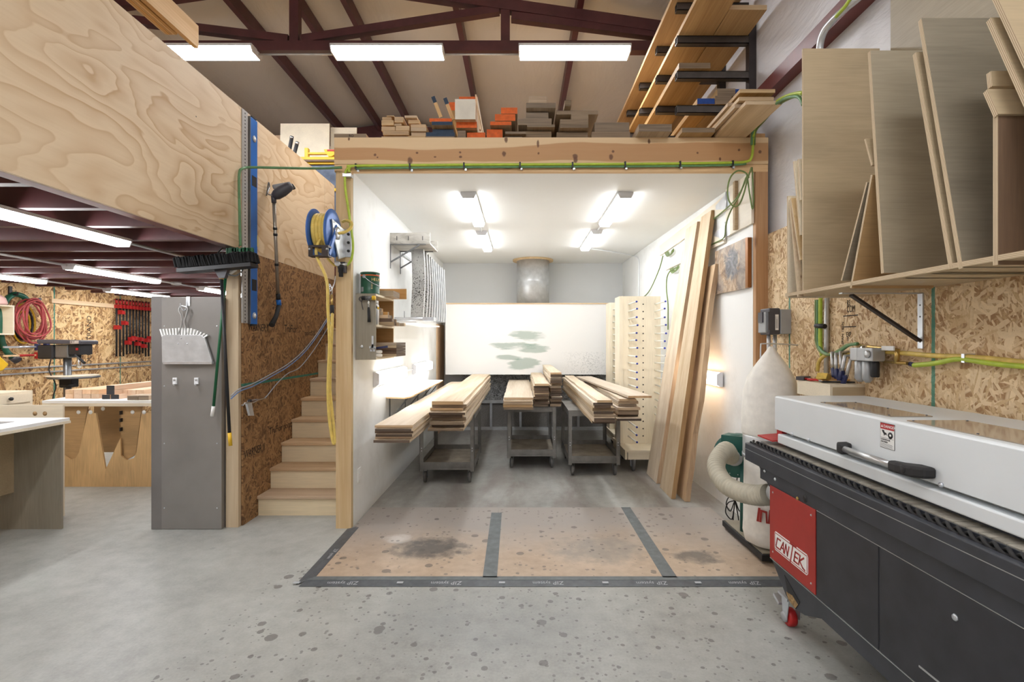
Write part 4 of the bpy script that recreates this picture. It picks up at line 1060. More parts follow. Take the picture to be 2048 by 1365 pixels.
# ------------------------------------------------------------------ brooms
yb=4.07
t=thing('push_broom','push broom with wide black bristles and black handle hanging upside down','broom',P(440,520,yb))
hx0,hx1=P(360,0,yb).x,P(511,0,yb).x; zt,zb_=P(0,508,yb).z,P(0,534,yb).z
m=MB(); rnd=random.Random(3)
n=84
for i in range(n):
    for j in range(5):
        x=hx0+(hx1-hx0)*(i+.5)/n; y=yb-.05+.028*j; tilt=.018*(zt-zb_)
        f=i/n; zz=zb_+.012+.05*(f-.5)
        m.bar((x,y,zz),(x+rnd.uniform(-.012,.012),y+rnd.uniform(-.02,.02)-.02,zz+.075+rnd.uniform(-.008,.008)),.011,.02)
m.build('bristles',M['bristle'],t)
MB().bar((hx0+.01,yb-.0,zb_-.012-.025),(hx1-.01,yb-.0,zb_-.012+.025),.12,.03).build('broom_head',M['black'],t)
MB().prism([P(428,541,yb),P(455,538,yb),P(449,556,yb),P(438,557,yb)],(0,.04,0)).build('socket',M['plasticdark'],t)
MB().cyl(P(443,554,yb+.02),P(443,559,yb+.02),.018,14).build('collar',M['brass'],t)
MB().cyl(P(443,558,yb+.02),P(459,868,yb+.03),.0125,12).build('handle',M['black'],t)
MB().cyl(P(459,866,yb+.03),P(461,892,yb+.03),.0145,12).build('handle_tip',M['yellow'],t)
MB().tube(crs([P(452,548,yb+.03),P(470,552,yb+.04),P(482,545,yb+.06),P(488,535,yb+.06)],6),.006,8).build('wire_brace',M['steel'],t)
yg=4.185
t=thing('push_broom','green handled broom with white grip end hanging behind the black broom','broom',P(480,505,yg))
m=MB()
for i in range(24):
    for j in range(3):
        x=P(458,0,yg).x+(P(505,0,yg).x-P(458,0,yg).x)*i/23; m.bar((x,yg-.02+.02*j,P(0,520,yg).z),(x+rnd.uniform(-.01,.01),yg-.02+.02*j,P(0,496+rnd.uniform(0,3),yg).z),.012,.012)
m.build('bristles',M['broomgreen'],t)
MB().box(P(450,0,yg).x,P(506,0,yg).x,yg-.03,yg+.03,P(0,524,yg).z,P(0,518,yg).z).build('broom_head',M['black'],t)
MB().prism([P(447,530,yg-.02),P(475,527,yg-.02),P(468,541,yg-.02),P(452,552,yg-.02)],(0,.04,0)).build('socket',M['white_metal'],t)
MB().cyl(P(452,545,yg-.02),P(427,815,yg-.05),.011,12).build('handle',M['broomgreen'],t)
MB().cyl(P(427,813,yg-.05),P(424,833,yg-.05),.0135,12).build('handle_tip',M['white'],t)
t=thing('broom_holder','dark wire broom hook under the corner of the plywood guard wall','hook',P(455,500,4.2))
MB().tube(crs([P(481,478,4.22),P(478,492,4.21),P(462,499,4.2),P(447,497,4.18),P(438,504,4.12),P(434,512,4.08)],6),.007,8).build('hook_wire',M['steel'],t)
# ------------------------------------------------------------------ straightedge and level on the guard wall
tag(MB().box(-2.371,-2.362,4.247,4.331,1.73,3.555).build('straightedge',M['perf']),'perforated aluminium straightedge hanging beside the blue level','straightedge')
t=thing('spirit_level','long blue spirit level hanging upright on the plywood guard wall','level',(-2.35,4.41,1.72))
MB().box(-2.371,-2.350,4.348,4.356,1.725,3.535).build('back_rail',M['steel'],t)
MB().box(-2.368,-2.350,4.356,4.468,1.725,3.535).build('level_body',M['blue'],t,.003)
for z0,z1 in ((2.94,3.03),(2.02,2.12),(3.54,3.55),(1.71,1.726)):
    MB().box(-2.369,-2.3485,4.375,4.452,z0,z1).build('grip_hole' if z1<3.4 and z0>1.8 else 'end_cap',M['black'],t)
for z in (3.36,1.80):
    v=MB().lathe((-2.351,4.412,z),(1,0,0),[(.028,0),(.028,.006),(.02,.008)],20).build('vial',M['plasticgrey'],t)
    MB().lathe((-2.344,4.412,z),(1,0,0),[(.016,0),(.016,.003)],16).build('vial_face',M['white'],v)
MB().box(-2.362,-2.345,4.46,4.474,2.42,2.52).build('center_vial',M['cream'],t)
# ------------------------------------------------------------------ vacuum wand on its hook
def sw(px,py,off=.03): return onx(px,py,-2.37+off)
t=thing('vacuum_wand','cordless vacuum wand with chrome tube and dark handle hanging on the guard wall','vacuum',sw(560,380,.12))
a=sw(548,400,.14); 
hd=MB(); base=sw(562,380,.15)
hd.lathe(sw(547,394,.14),(.55,.1,.42),[(.03,0),(.045,.03),(.05,.09),(.042,.16),(.03,.19)],18)
hd.build('handle_body',M['plasticdark'],t)
MB().obox(sw(566,374,.17),(.075,.02,.022),(-.01,.05,0),(-.008,0,.022)).build('control_head',M['plasticgrey'],t,.012)
MB().obox(sw(570,377,.16),(.08,.02,.025),(-.01,.045,0),(-.006,0,.016)).build('head_shell',M['black'],t,.01)
MB().tube([sw(547,392,.14),sw(548,406,.135)],.021,14).build('neck',M['plasticdark'],t)
MB().tube([sw(548,405,.135),sw(556,592,.06)],.016,14).build('tube',M['wandmetal'],t)
for y in (455,467,527): MB().tube([sw(548+(y-405)*.043,y,.135-(y-405)*.0004),sw(548+(y+5-405)*.043,y+5,.135-(y+5-405)*.0004)],.0185,14).build('ring',M['black'],t)
MB().tube([sw(556,588,.062),sw(557,600,.06)],.021,14).build('coupling',M['black'],t)
MB().tube([sw(557,600,.06),sw(558,611,.06)],.022,14).build('blue_ring',M['blue'],t)
MB().tube([sw(558,611,.06),sw(552,634,.06),sw(543,651,.06)],[.021,.02,.026],14).build('nozzle',M['rubber'],t)
t=thing('wall_hook','grey wire hook holding the vacuum wand on the plywood guard wall','hook',sw(540,380,.05))
MB().tube(crs([sw(533,392,.005),sw(537,366,.03),sw(539,374,.03),sw(536,388,.06),sw(552,391,.12),sw(566,391,.16),sw(571,386,.18)],6),.006,8).build('hook_wire',M['steel'],t)
# ------------------------------------------------------------------ wall cables
def cable(n,pts,r,mat,lab,cat='cable',grp=None): return tag(MB().tube(crs(pts,8),r,8).build(n,M[mat]),lab,cat,grp)
base=[(462,798),(480,783),(508,772),(545,752),(577,733),(606,708),(632,676),(655,640),(668,618)]
cable('air_tube',[sw(x,y,.02) for x,y in base],.006,'cableblue','pale blue air tube sweeping up the strand board wall above the stairs')
cable('air_tube',[sw(x,y-5,.022) for x,y in base],.0055,'cablegrey','grey air tube beside the pale blue one above the stairs')
cable('air_tube',[sw(x,y,.022) for x,y in [(495,803),(510,800),(530,796),(552,770),(575,748),(600,735),(628,700),(652,662),(667,636)]],.005,'cablegrey','lower grey air tube leading to the small blow gun by the stairs')
t=thing('blow_gun','small chrome blow gun on the strand board wall beside the stairs','blow gun',sw(497,815,.04))
MB().tube(crs([sw(484,812,.03),sw(492,806,.04),sw(505,806,.04),sw(518,800,.04),sw(533,797,.03)],5),.008,8).build('gun_body',M['chrome'],t)
MB().prism([sw(490,808,.03),sw(499,806,.03),sw(504,832,.03),sw(496,832,.03)],(.02,0,0)).build('grip',M['zinc'],t)
MB().lathe(sw(497,803,.02),(1,0,0),[(.018,0),(.018,.02)],14).build('mount',M['black'],t)
# ------------------------------------------------------------------ green air line along guard wall, across to the post and round the opening
cable('air_line',[onx(481,492,-2.345),onx(480,470,-2.345),onx(479,420,-2.345),onx(478,370,-2.345),onx(479,345,-2.345),onx(484,338,-2.335),onx(500,335,-2.31),P(560,336,4.35),P(620,337,4.28),P(668,336,4.16),P(684,335,4.165)],.011,'hosegreen2','dark green air line from the guard wall corner across to the booth beam','hose')
t=thing('air_hose','bright green air hose clipped along the booth beam and down the left post','hose',P(1100,331,4.17))
MB().tube(crs([P(698,345,4.165),P(700,335,4.165),P(712,332,4.165),P(900,330,4.172),P(1100,329,4.172),P(1300,328,4.172),P(1440,326,4.172),P(1490,324,4.165),P(1503,315,4.155),P(1506,290,4.15),P(1507,272,4.15)],8),.011,8).build('beam_run',M['hosegreen'],t)
MB().tube(crs([P(712,337,4.17),P(900,335,4.177),P(1100,334,4.177),P(1300,333,4.177),P(1440,331,4.177),P(1492,328,4.172)],8),.009,8).build('beam_run',M['hosegreen2'],t)
MB().tube(crs([P(703,333,4.165),P(693,340,4.165),P(690,355,4.165),P(691,380,4.165),P(697,420,4.165),P(702,455,4.16),P(706,490,4.15),P(703,518,4.15),P(694,531,4.15)],8),.0105,8).build('post_drop',M['hosegreen'],t)
MB().tube(crs([P(1506,275,4.14),P(1510,258,4.13),P(1525,234,4.0),P(1548,208,3.7),P(1572,193,3.45),P(1594,187,3.2),P(1606,186,3.05)],8),.012,8).build('overhead_run',M['hosegreen'],t)
MB().tube(crs([P(1503,290,4.14),P(1506,262,4.13),P(1521,240,4.0),P(1546,213,3.7),P(1568,198,3.45),P(1589,193,3.2),P(1600,197,3.1),P(1606,210,3.05)],8),.010,8).build('overhead_run',M['hosegreen2'],t)
MB().tube(crs([P(1509,290,4.14),P(1512,262,4.13),P(1530,240,4.0),P(1555,212,3.7),P(1580,197,3.4),P(1606,190,3.05)],8),.008,8).build('overhead_run',M['hoseolive'],t)
for px,py in ((712,334),(820,334),(928,332),(1040,331),(1145,331),(1250,330),(1360,329),(1465,328)):
    k_=MB().box(P(px-1.6,0,4.17).x,P(px+1.6,0,4.17).x,4.156,4.194,P(0,py+5,4.17).z,P(0,py-6,4.17).z).build('cable_tie',M['black'],t)
    MB().box(P(px+1,0,4.17).x,P(px+5,0,4.17).x,4.176,4.1945,P(0,py+8,4.17).z,P(0,py+3,4.17).z).build('clip',M['zinc'],k_)
MB().box(P(685,0,4.15).x,P(702,0,4.15).x,4.15,4.199,P(0,353,4.15).z,P(0,347,4.15).z).build('clip',M['zinc'],t)
# ------------------------------------------------------------------ hose reel and regulator on the left post
t=thing('hose_reel','blue hose reel with yellow air hose mounted on the left timber post','hose reel',(-1.55,3.98,2.44))
ry,rz=3.985,2.435
for x,nm in ((-1.625,'left'),(-1.49,'right')):
    MB().lathe((x,ry,rz),(1,0,0),[(.02,-.004),(.15,-.004),(.185,-.01),(.19,-.008),(.19,.0),(.15,.006),(.06,.012),(.02,.012)],44).build('flange',M['reelblue'],t)
pts=[]
for k in range(4*30+1):
    a=2*math.pi*k/30; pts.append((-1.612+.027*k/30,ry+.14*math.cos(a),rz+.14*math.sin(a)))
MB().tube(pts,.0165,10).build('coiled_hose',M['hoseyellow'],t)
MB().cyl((-1.62,ry,rz),(-1.5,ry,rz),.12,28).build('drum',M['hoseyellow'],t)
MB().prism([(-1.478,3.90,2.53),(-1.478,4.199,2.50),(-1.478,4.199,2.28),(-1.478,4.05,2.24),(-1.478,3.93,2.40)],(.012,0,0)).build('frame_plate',M['alum'],t,.003)
MB().prism([(-1.482,4.187,2.515),(-1.418,4.187,2.515),(-1.418,4.187,2.28),(-1.482,4.187,2.28)],(0,.012,0)).build('frame_plate',M['alum'],t)
m=MB()
for z in (2.33,2.4,2.47): m.lathe((-1.44,4.187,z),(0,-1,0),[(.012,0),(.012,.008),(.008,.011)],8)
m.build('bolt',M['black'],t)
MB().bar((-1.462,3.985,2.49),(-1.462,3.82,2.235),.04,.012,(1,0,0)).build('guide_arm',M['reelblue'],t,.004)
MB().lathe((-1.466,ry,rz),(1,0,0),[(.05,0),(.052,.014),(.03,.02)],24).build('hub',M['zinc'],t)
g=MB().box(-1.60,-1.45,3.77,3.84,2.285,2.30).box(-1.60,-1.45,3.77,3.84,2.215,2.225).box(-1.60,-1.57,3.77,3.78,2.225,2.285).box(-1.50,-1.45,3.77,3.78,2.225,2.285).build('roller_guide',M['blacksteel'],t)
m=MB()
for x in (-1.59,-1.46):
    m.lathe((x,3.769,2.27),(0,-1,0),[(.009,0),(.006,.006)],8)
m.build('bolt',M['zinc'],g)
MB().tube(crs([(-1.545,3.86,2.36),(-1.55,3.81,2.30),(-1.548,3.80,2.22),P(653,560,3.8),P(656,620,3.8),P(659,690,3.8),P(656,770,3.8),P(658,830,3.8),P(664,875,3.8),P(668,888,3.8),P(669,875,3.81),P(664,820,3.83),P(660,780,3.84),P(661,720,3.86),P(664,660,3.9),P(664.5,625,3.95)],10),.0115,10).build('hanging_hose',M['hoseyellow'],t)
MB().tube(crs([(-1.45,ry,rz),(-1.40,ry,rz+.01),(-1.365,4.02,rz+.05),(-1.372,4.06,rz+.10),(-1.42,4.08,rz+.125),(-1.46,4.1,rz+.12)],8),.0125,10).build('inlet_hose',M['hoseyellow'],t)
MB().tube(crs([(-1.60,4.07,2.3),(-1.565,4.1,2.235),(-1.53,4.12,2.20),P(676,530,4.14)],8),.0095,8).build('outlet_hose',M['hoseyellow'],t)
MB().tube([P(664.5,628,3.95),P(664,612,3.97)],.016,12).build('hose_sleeve',M['rubber'],t)
MB().tube([P(664,612,3.97),P(663,590,4.0)],.009,10).build('brass_fitting',M['brass'],t)
t=thing('air_regulator','black air regulator with round gauge on the left timber post','regulator',P(682,535,4.15))
MB().tube([P(672,530,4.15),P(696,529,4.15)],.012,10).build('air_pipe',M['chrome'],t)
MB().lathe(P(676,528,4.13),(0,-1,0),[(.02,0),(.022,.004),(.022,.02),(.018,.022)],20).build('gauge',M['zinc'],t)
MB().lathe(P(682,535,4.15)-Vector((0,0,.06)),(0,0,1),[(.014,-.02),(.018,-.018),(.018,.045),(.026,.05),(.026,.075),(.015,.08)],18).build('bowl',M['black'],t)
MB().box(P(676,0,4.15).x,P(690,0,4.15).x,4.15,4.199,P(0,545,4.15).z,P(0,524,4.15).z).build('body',M['plasticdark'],t)
t=thing('hook','bent zinc hook holding the hose end beside the left post','hook',P(660,570,4.1))
MB().tube(crs([P(671,553,4.22),P(669,566,4.15),P(664,578,4.08),P(660,582,4.05),P(658,572,4.05),P(660,568,4.05)],6),.005,8).build('hook_wire',M['zinc'],t)
MB().tube(crs([P(663,592,4.0),P(659,588,4.02),P(660,570,4.05),P(664,580,4.05),P(663,592,4.0)],5),.004,6).build('spring_clip',M['chrome'],t)
# ------------------------------------------------------------------ on the loft
for (x0,x1,Y,z1,lab) in ((-3.40,-2.705,7.0,4.665,'birch plywood sheet standing on the loft, left one'),(-2.735,-2.36,7.12,4.66,'birch plywood sheet standing on the loft, right one by the beam'),(-3.75,-3.42,7.2,4.58,'tan board at the left end of the sheets standing on the loft')):
    tag(sheet('plywood_sheet',(x0,Y,2.602),(1,0,0),(0,.04,1),x1-x0,z1-2.602,.018,(M['birchZ'] if 'birch' in lab else M['hardboard'],M['edge'])),lab,'plywood sheet','sheets standing on the loft')
t=thing('storage_rack','yellow and slate blue steel rack standing on the loft beside the booth','rack',(-2.6,6.8,2.6))
for z0,z1,mt_ in ((3.98,4.02,'yellow'),(3.925,3.95,'yellow'),(3.57,3.605,'yellow')):
    MB().box(-3.05,-2.385,6.62,6.66,z0,z1).build('rack_beam',M[mt_],t)
MB().box(-3.05,-2.385,6.64,6.68,3.61,3.92).build('back_panel',M['steelblue'],t)
MB().box(-3.05,-2.385,6.64,6.68,2.602,3.565).build('lower_panel',M['steelblue'],t)
MB().box(-3.05,-2.385,6.6,6.9,3.952,3.978).build('rack_shelf',M['walnut'],t)
t=thing('bar_clamp','yellow clamping jig with red lettering on the loft rack','clamp',(-2.6,6.75,4.05))
MB().box(-2.86,-2.815,6.62,6.68,4.022,4.14).build('clamp_head',M['yellow'],t)
MB().box(-2.82,-2.39,6.63,6.67,4.06,4.085).build('clamp_bar',M['yellow'],t)
MB().prism([(-2.60,6.61,4.115),(-2.40,6.61,4.115),(-2.40,6.61,4.085),(-2.50,6.61,4.022),(-2.54,6.61,4.022),(-2.585,6.61,4.08)],(0,.05,0)).build('clamp_jaw',M['yellow'],t)
MB().box(-2.555,-2.43,6.606,6.611,4.09,4.112).build('red_label',M['red'],t)
for i,(a,b) in enumerate((((578,302),(584,273)),((588,300),(595,284)))):
    t=thing('clamp_handle','black clamp handle sticking up behind the guard wall, %s of two'%('left' if i==0 else 'right'),'clamp',P(a[0],a[1],6.3),'black clamp handles on the loft')
    MB().tube([P(a[0]-4,a[1]+25,6.3)-Vector((.3,0,P(a[0]-4,a[1]+25,6.3).z-2.60)),P(a[0]-4,a[1]+25,6.3),P(*b,6.3)],.022,12).build('handle_bar',M['black'],t)
    MB().tube([P(b[0]-1.5,b[1]+5,6.3),P(b[0]-.2,b[1]+1,6.3)],.0235,12).build('metal_ring',M['chrome'],t)
# bundle of long boards above the loft, upper left
bl='long boards stored above the loft'
o=board('long_board',3.6,.20,.04,mxyz(-2.93,2.72,4.325,(0,1,0),(0,0,1)),(M['pineY'] if False else M['pine'],M['endlight'])); tag(o,'wide pale board on edge, outermost of the bundle above the loft','board',bl)
for i in range(5):
    o=board('long_board',3.4,.13,.018,mxyz(-2.975-.021*i,2.62,4.29+.0*i,(0,1,0),(0,0,1)),(M['pine'],M['endlight'])); tag(o,'thin pale board on edge, %s behind the outermost board above the loft'%ORD[i],'board',bl)
tag(MB().box(-3.35,-2.93,3.70,3.76,4.17,4.22).build('crossbar',M['pineX']),'timber crossbar under the bundle of boards above the loft','board')
tag(MB().box(-3.30,-3.26,3.71,3.75,2.6,4.17).build('upright_post',M['pineZ']),'upright timber leg under the crossbar above the loft','board')
tag(MB().box(-3.35,-2.93,1.5,1.56,4.17,4.22).build('crossbar',M['pineX']),'rear timber crossbar under the bundle of boards above the loft, out of view','board')
tag(MB().box(-3.30,-3.26,1.51,1.55,2.6,4.17).build('upright_post',M['pineZ']),'upright timber leg under the rear crossbar above the loft, out of view','board')
# ------------------------------------------------------------------ under the loft
# near bench, cut off by the left edge
t=thing('plywood_bench','grey plywood bench with white top cut off by the left picture edge','bench',(-4.4,3.9,0))
MB().box(-5.2,-3.80,2.55,4.215,.905,.93).build('bench_top',M['edge'] and [M['white'],M['birch']][0],t)
MB().box(-5.2,-3.795,2.55,4.22,.885,.906).build('top_edge',M['birch'],t)
MB().box(-5.1,-3.845,4.185,4.205,0,.885).build('leg_panel',M['greyply'],t)
MB().box(-4.26,-4.24,2.6,4.185,.31,.885).build('stretcher_panel',M['shopply'],t)
MB().box(-5.1,-3.845,2.6,2.62,0,.885).build('leg_panel',M['greyply'],t)
MB().box(-5.15,-4.05,2.9,4.0,.93,.932).build('router_plate',M['steel'],t)
# plywood panel with finger holes behind the near bench
t=thing('plywood_sheet','pale plywood panel with round finger holes standing behind the near bench','panel',(-4.6,4.5,0))
MB().box(-5.5,-4.11,4.49,4.508,0,1.0).build('panel_board',M['birch'],t)
m=MB()
for x in (-4.36,-4.27): m.lathe((x,4.4895,.925),(0,-1,0),[(.02,0),(.02,.001)],16)
m.build('finger_hole',M['brownply'],t)
t=thing('drawer_unit','pale plywood drawer cabinet with black knob on the left under the loft','drawer unit',(-5.9,5.,0))
MB().box(-6.3,-5.60,4.55,5.74,0,1.013).build('carcass',M['birch'],t)
d=MB().box(-5.602,-5.585,4.58,5.71,.89,.985).build('drawer_front',M['birch'],t)
MB().lathe((-5.585,5.46,.945),(1,0,0),[(.008,0),(.008,.015),(.02,.02),(.018,.035),(.006,.04)],16).build('knob',M['black'],d)
# work table with cut-out plywood legs
t=thing('work_table','white topped work table on cut out plywood leg panels under the loft','table',(-4.3,5.7,0))
tp=MB().prism([(-5.13,5.36,.91),(-3.3,5.36,.91),(-3.3,6.2,.91),(-5.30,6.2,.91)],(0,0,.028)).build('table_top',M['white'],t)
MB().box(-5.12,-3.3,5.35,5.40,.878,.909).build('top_edge',M['birch'],t)
Yt=5.41
def pan(poly,Y,mat,nm,th=.018): return MB().prism([P(x,y,Y) for x,y in poly],(0,th,0)).build(nm,M[mat],t)
pan([(127,976),(127,911),(140,920),(151,917),(158,905),(175,827),(192,827),(211,940),(206,976)],Yt,'legply','leg_panel')
pan([(206,976),(211,940),(241,876),(242,912),(253,921),(268,917),(273,905),(283,827),(310,827),(310,976)],Yt,'legply','leg_panel')
pan([(128,808),(176,808),(160,905),(151,918),(140,920),(129,911)],Yt+.03,'brownply','rear_gusset')
pan([(241,808),(284,808),(271,910),(253,921),(242,912)],Yt+.03,'brownply','rear_gusset')
MB().box(P(188,0,5.9).x,P(246,0,5.9).x,5.9,5.92,P(0,905,5.9).z,.9).build('cross_panel',M['brownply'],t)
m=MB()
for px in (157,181,206,265,288): m.lathe(P(px,825 if px!=206 else 818,Yt+.0 if px in(181,288) else Yt+.028),(0,-1,0),[(.022,0),(.022,.001)],16)
m.build('finger_hole',M['white'],t)
for z in (.80,.72,.62): MB().box(P(240,0,Yt).x-.004,P(240,0,Yt).x+.006,Yt-.004,Yt+.035,z-.02,z+.02).build('hinge',M['black'],t)
# lumber on the work table
def tb(x,y,z,L,w_,h,mats,lab,grp,ang=0):
    o=board('square_board',L,w_,h-.002,mxyz(x,y+L/2,z+h/2,(ang,1,0),(-1,ang,0)),mats); return tag(o,lab,'board',grp)
zt_=.9385
for r in range(2):
    for k in range(4):
        tb(P(138.5+17.3*k,0,5.55).x,5.55,zt_+.05*r,.75,.088,.05,(M['pinkwood'],M['pinkwood']),'short pink block, %s from left, %s layer on the work table'%(ORD[k],'bottom' if r==0 else 'top'),'pink blocks stacked on the work table')
for k,(px,r) in enumerate(((208,0),(226,0),(217,1),(217,2))):
    tb(P(px+4,0,5.5).x,5.5,zt_+.05*r,.66,.088,.05,(M['pinkwood'],M['endblack']),'black ended long board, %s'%(('bottom left','bottom right','middle layer','top layer')[k])+' of the work table pile','black ended boards on the work table',0)
for k in range(3):
    tb(P(236,0,5.75).x+.165+.095*k,5.62,zt_+.0,.56,.088,.09,(M['pinkwood'],M['pinkwood']),'long pink board right of the black ended pile, %s from left'%ORD[k],'long pink boards on the work table',0)
for k in range(2):
    tb(P(272,0,5.45).x+.12*k,5.40,zt_,.18,.11,.05,(M['oakd'],M['endgrey']),'small grey offcut at the right end of the work table, %s'%('left one' if k==0 else 'right one'),'grey offcuts on the work table')
# coiled red hose and green hose on the left wall
t=thing('coiled_hose','coil of dull red air hose hanging on the strand board wall under the loft','hose',(-6.85,6.9,2.1))
rnd=random.Random(5)
for k in range(9):
    cy=6.92+rnd.uniform(-.03,.03); ry_=.17+rnd.uniform(-.05,.07); top=2.16+rnd.uniform(-.05,.01); bot=1.53+rnd.uniform(-.0,.16); x=-6.80+.012*k
    pts=[(x+.01*math.sin(3*a+k),cy+ry_*math.sin(a)*(1-.18*math.cos(a))+.02*math.sin(2*a+k),(top+bot)/2+(top-bot)/2*math.cos(a)) for a in [2*math.pi*i/28 for i in range(28)]]
    MB().tube(pts,.0115,7,True).build('hose_loop',M['hosered'],t)
t=thing('green_hose','thick green suction hose hanging behind the red hose coil','hose',(-6.88,6.75,2))
MB().tube(crs([(-6.87,6.98,2.13),(-6.87,6.9,2.2),(-6.87,6.78,2.21),(-6.87,6.67,2.1),(-6.87,6.6,1.85),(-6.87,6.62,1.6),(-6.85,6.66,1.45),(-6.82,6.72,1.36)],8),.035,12).build('hose_tube',M['greenpaint'],t)
MB().tube([(-6.82,6.71,1.37),(-6.80,6.77,1.31)],.05,12).build('hose_cuff',M['plasticdark'],t)
t=thing('yellow_hose','loops of yellow and black hose inside the red hose coil','hose',(-6.85,6.9,1.9))
for k in range(3):
    pts=[(-6.885+.006*k,6.92+(.1+.03*k)*math.sin(a),1.82+(.17+.05*k)*math.cos(a)) for a in [2*math.pi*i/24 for i in range(24)]]
    MB().tube(pts,.011,7,True).build('hose_loop',M['yellow'] if k!=1 else M['black'],t)
tag(MB().box(-6.901,-6.88,6.73,6.77,2.2,2.32).tube([(-6.89,6.75,2.22),(-6.80,6.75,2.20),(-6.78,6.75,2.24)],.012).build('hose_hanger',M['black']),'black hook carrying the green hose on the left wall','hook')
tag(MB().tube([(-6.901,7.0,2.14),(-6.72,7.0,2.17)],.02,10).build('hose_hanger',M['plasticdark']),'dark peg carrying the red hose coil','hook')
# wall box, power tool, bar clamps at far left
t=thing('wall_box','white open wall box at the left picture edge','shelf',(-6.85,6.6,1.7))
m=MB().box(-6.899,-6.70,6.3,6.62,2.03,2.05).box(-6.899,-6.70,6.3,6.62,1.66,1.68).box(-6.899,-6.70,6.60,6.62,1.68,2.03).box(-6.899,-6.70,6.3,6.32,1.68,2.03).box(-6.899,-6.89,6.3,6.62,1.68,2.03); m.build('box_shell',M['birch'],t)
tag(MB().lathe((-6.78,6.45,2.051),(0,0,1),[(.11,0),(.12,.02),(.10,.09),(.05,.13)],20).build('pink_pad',M['pink']),'pink pad lying on top of the white wall box','pad')
t=thing('jig_saw','yellow power tool hanging low at the left picture edge','power tool',(-6.8,6.55,1.3))
MB().prism([(-6.66,6.12,1.42),(-6.66,6.28,1.40),(-6.66,6.40,1.28),(-6.66,6.32,1.2),(-6.66,6.05,1.18)],(.12,0,0)).build('tool_body',M['yellow'],t,.015)
MB().box(-6.66,-6.56,6.05,6.3,1.03,1.05).build('tool_base',M['zinc'],t)
MB().box(-6.63,-6.6,6.23,6.26,1.05,1.19).build('tool_blade',M['steel'],t)
MB().tube([(-6.905,6.2,1.3),(-6.65,6.2,1.3)],.02).build('hang_peg',M['black'],t)
for i,(z,mt_,lab) in enumerate(((1.50,'zinc','grey bar clamp lying across the pegs below the red hose'),(1.385,'red','red handled bar clamp below the grey one'))):
    t=thing('bar_clamp',lab,'clamp',(-6.8,6.9,z))
    MB().box(-6.73,-6.71,6.5,7.13,z-.012,z+.012).build('clamp_bar',M['zinc'] if i==0 else M['pine'],t)
    MB().box(-6.74,-6.69,7.06,7.11,z-.06,z+.05).build('clamp_jaw',M['navy'],t)
    MB().box(-6.74,-6.69,6.93,6.97,z-.05,z+.04).build('clamp_jaw',M['navy'] if i==0 else M['red'],t)
    MB().cyl((-6.72,6.7,z-.0),(-6.72,6.9,z-.0),.016,12).build('clamp_handle',M['red'] if i else M['zinc'],t)
    MB().box(-6.905,-6.74,7.07,7.09,z-.01,z+.01).build('clamp_hook',M['steel'],t)
# drill press
dx,dy=-5.98,6.6
t=thing('drill_press','grey and black drill press standing behind the work table','drill press',(dx,dy,0))
MB().box(dx-.2,dx+.25,dy-.18,dy+.18,0,.05).build('base',M['plasticdark'],t,.01)
MB().cyl((dx,dy,.05),(dx,dy,1.5),.043,20).build('column',M['steel'],t)
MB().prism([(dx-.27,dy-.14,1.545),(dx+.29,dy-.14,1.535),(dx+.30,dy-.14,1.57),(dx+.28,dy-.14,1.59),(dx-.28,dy-.14,1.60)],(0,.28,0)).build('belt_cover',M['plasticdark'],t,.012)
pl_=MB().box(dx+.165,dx+.275,dy-.146,dy-.139,1.545,1.585).build('badge',M['zinc'],t); text('lettering','JET',mxyz(dx+.17,dy-.1465,1.565,(1,0,0),(0,0,1)),.042,M['black'],pl_,.0005)
MB().box(dx-.08,dx+.10,dy-.1,dy+.1,1.36,1.535).build('head_casting',M['steel'],t,.015)
MB().box(dx+.10,dx+.25,dy-.1,dy+.1,1.40,1.535).build('switch_box',M['black'],t,.01)
MB().box(dx+.20,dx+.23,dy-.104,dy-.1,1.46,1.49).build('red_switch',M['red'],t)
MB().box(dx-.29,dx-.08,dy-.12,dy+.12,1.345,1.53).build('motor',M['black'],t,.02)
MB().lathe((dx+.155,dy,1.22),(0,0,1),[(.012,0),(.03,.03),(.03,.09),(.024,.11),(.024,.18)],18).build('chuck',M['chrome'],t)
MB().tube([(dx+.2,dy-.11,1.40),(dx+.36,dy-.16,1.30)],.008).build('feed_handle',M['steel'],t)
MB().tube([(dx+.29,dy-.14,1.345),(dx+.37,dy-.165,1.295)],.016,10).build('handle_knob',M['black'],t)
MB().lathe((dx+.09,dy,1.09),(0,0,1),[(.26,0),(.27,.006),(.27,.022),(.26,.026)],30).build('table',M['steel'],t)
MB().lathe((dx+.07,dy,1.117),(0,0,1),[(.27,0),(.27,.012)],30).build('table_board',M['birch'],t)
MB().box(dx-.06,dx+.10,dy-.06,dy+.06,.97,1.085).build('table_bracket',M['black'],t,.01)
MB().tube([(dx-.0,dy-.09,.99),(dx+.2,dy-.11,1.01)],.02,10).build('table_crank',M['black'],t)
MB().tube(crs([(dx-.1,dy-.12,1.36),(dx-.13,dy-.12,1.2),(dx-.06,dy-.1,1.0),(dx-.1,dy-.1,.8),(dx-.05,dy-.1,.3)],6),.007,6).build('power_cord',M['black'],t)
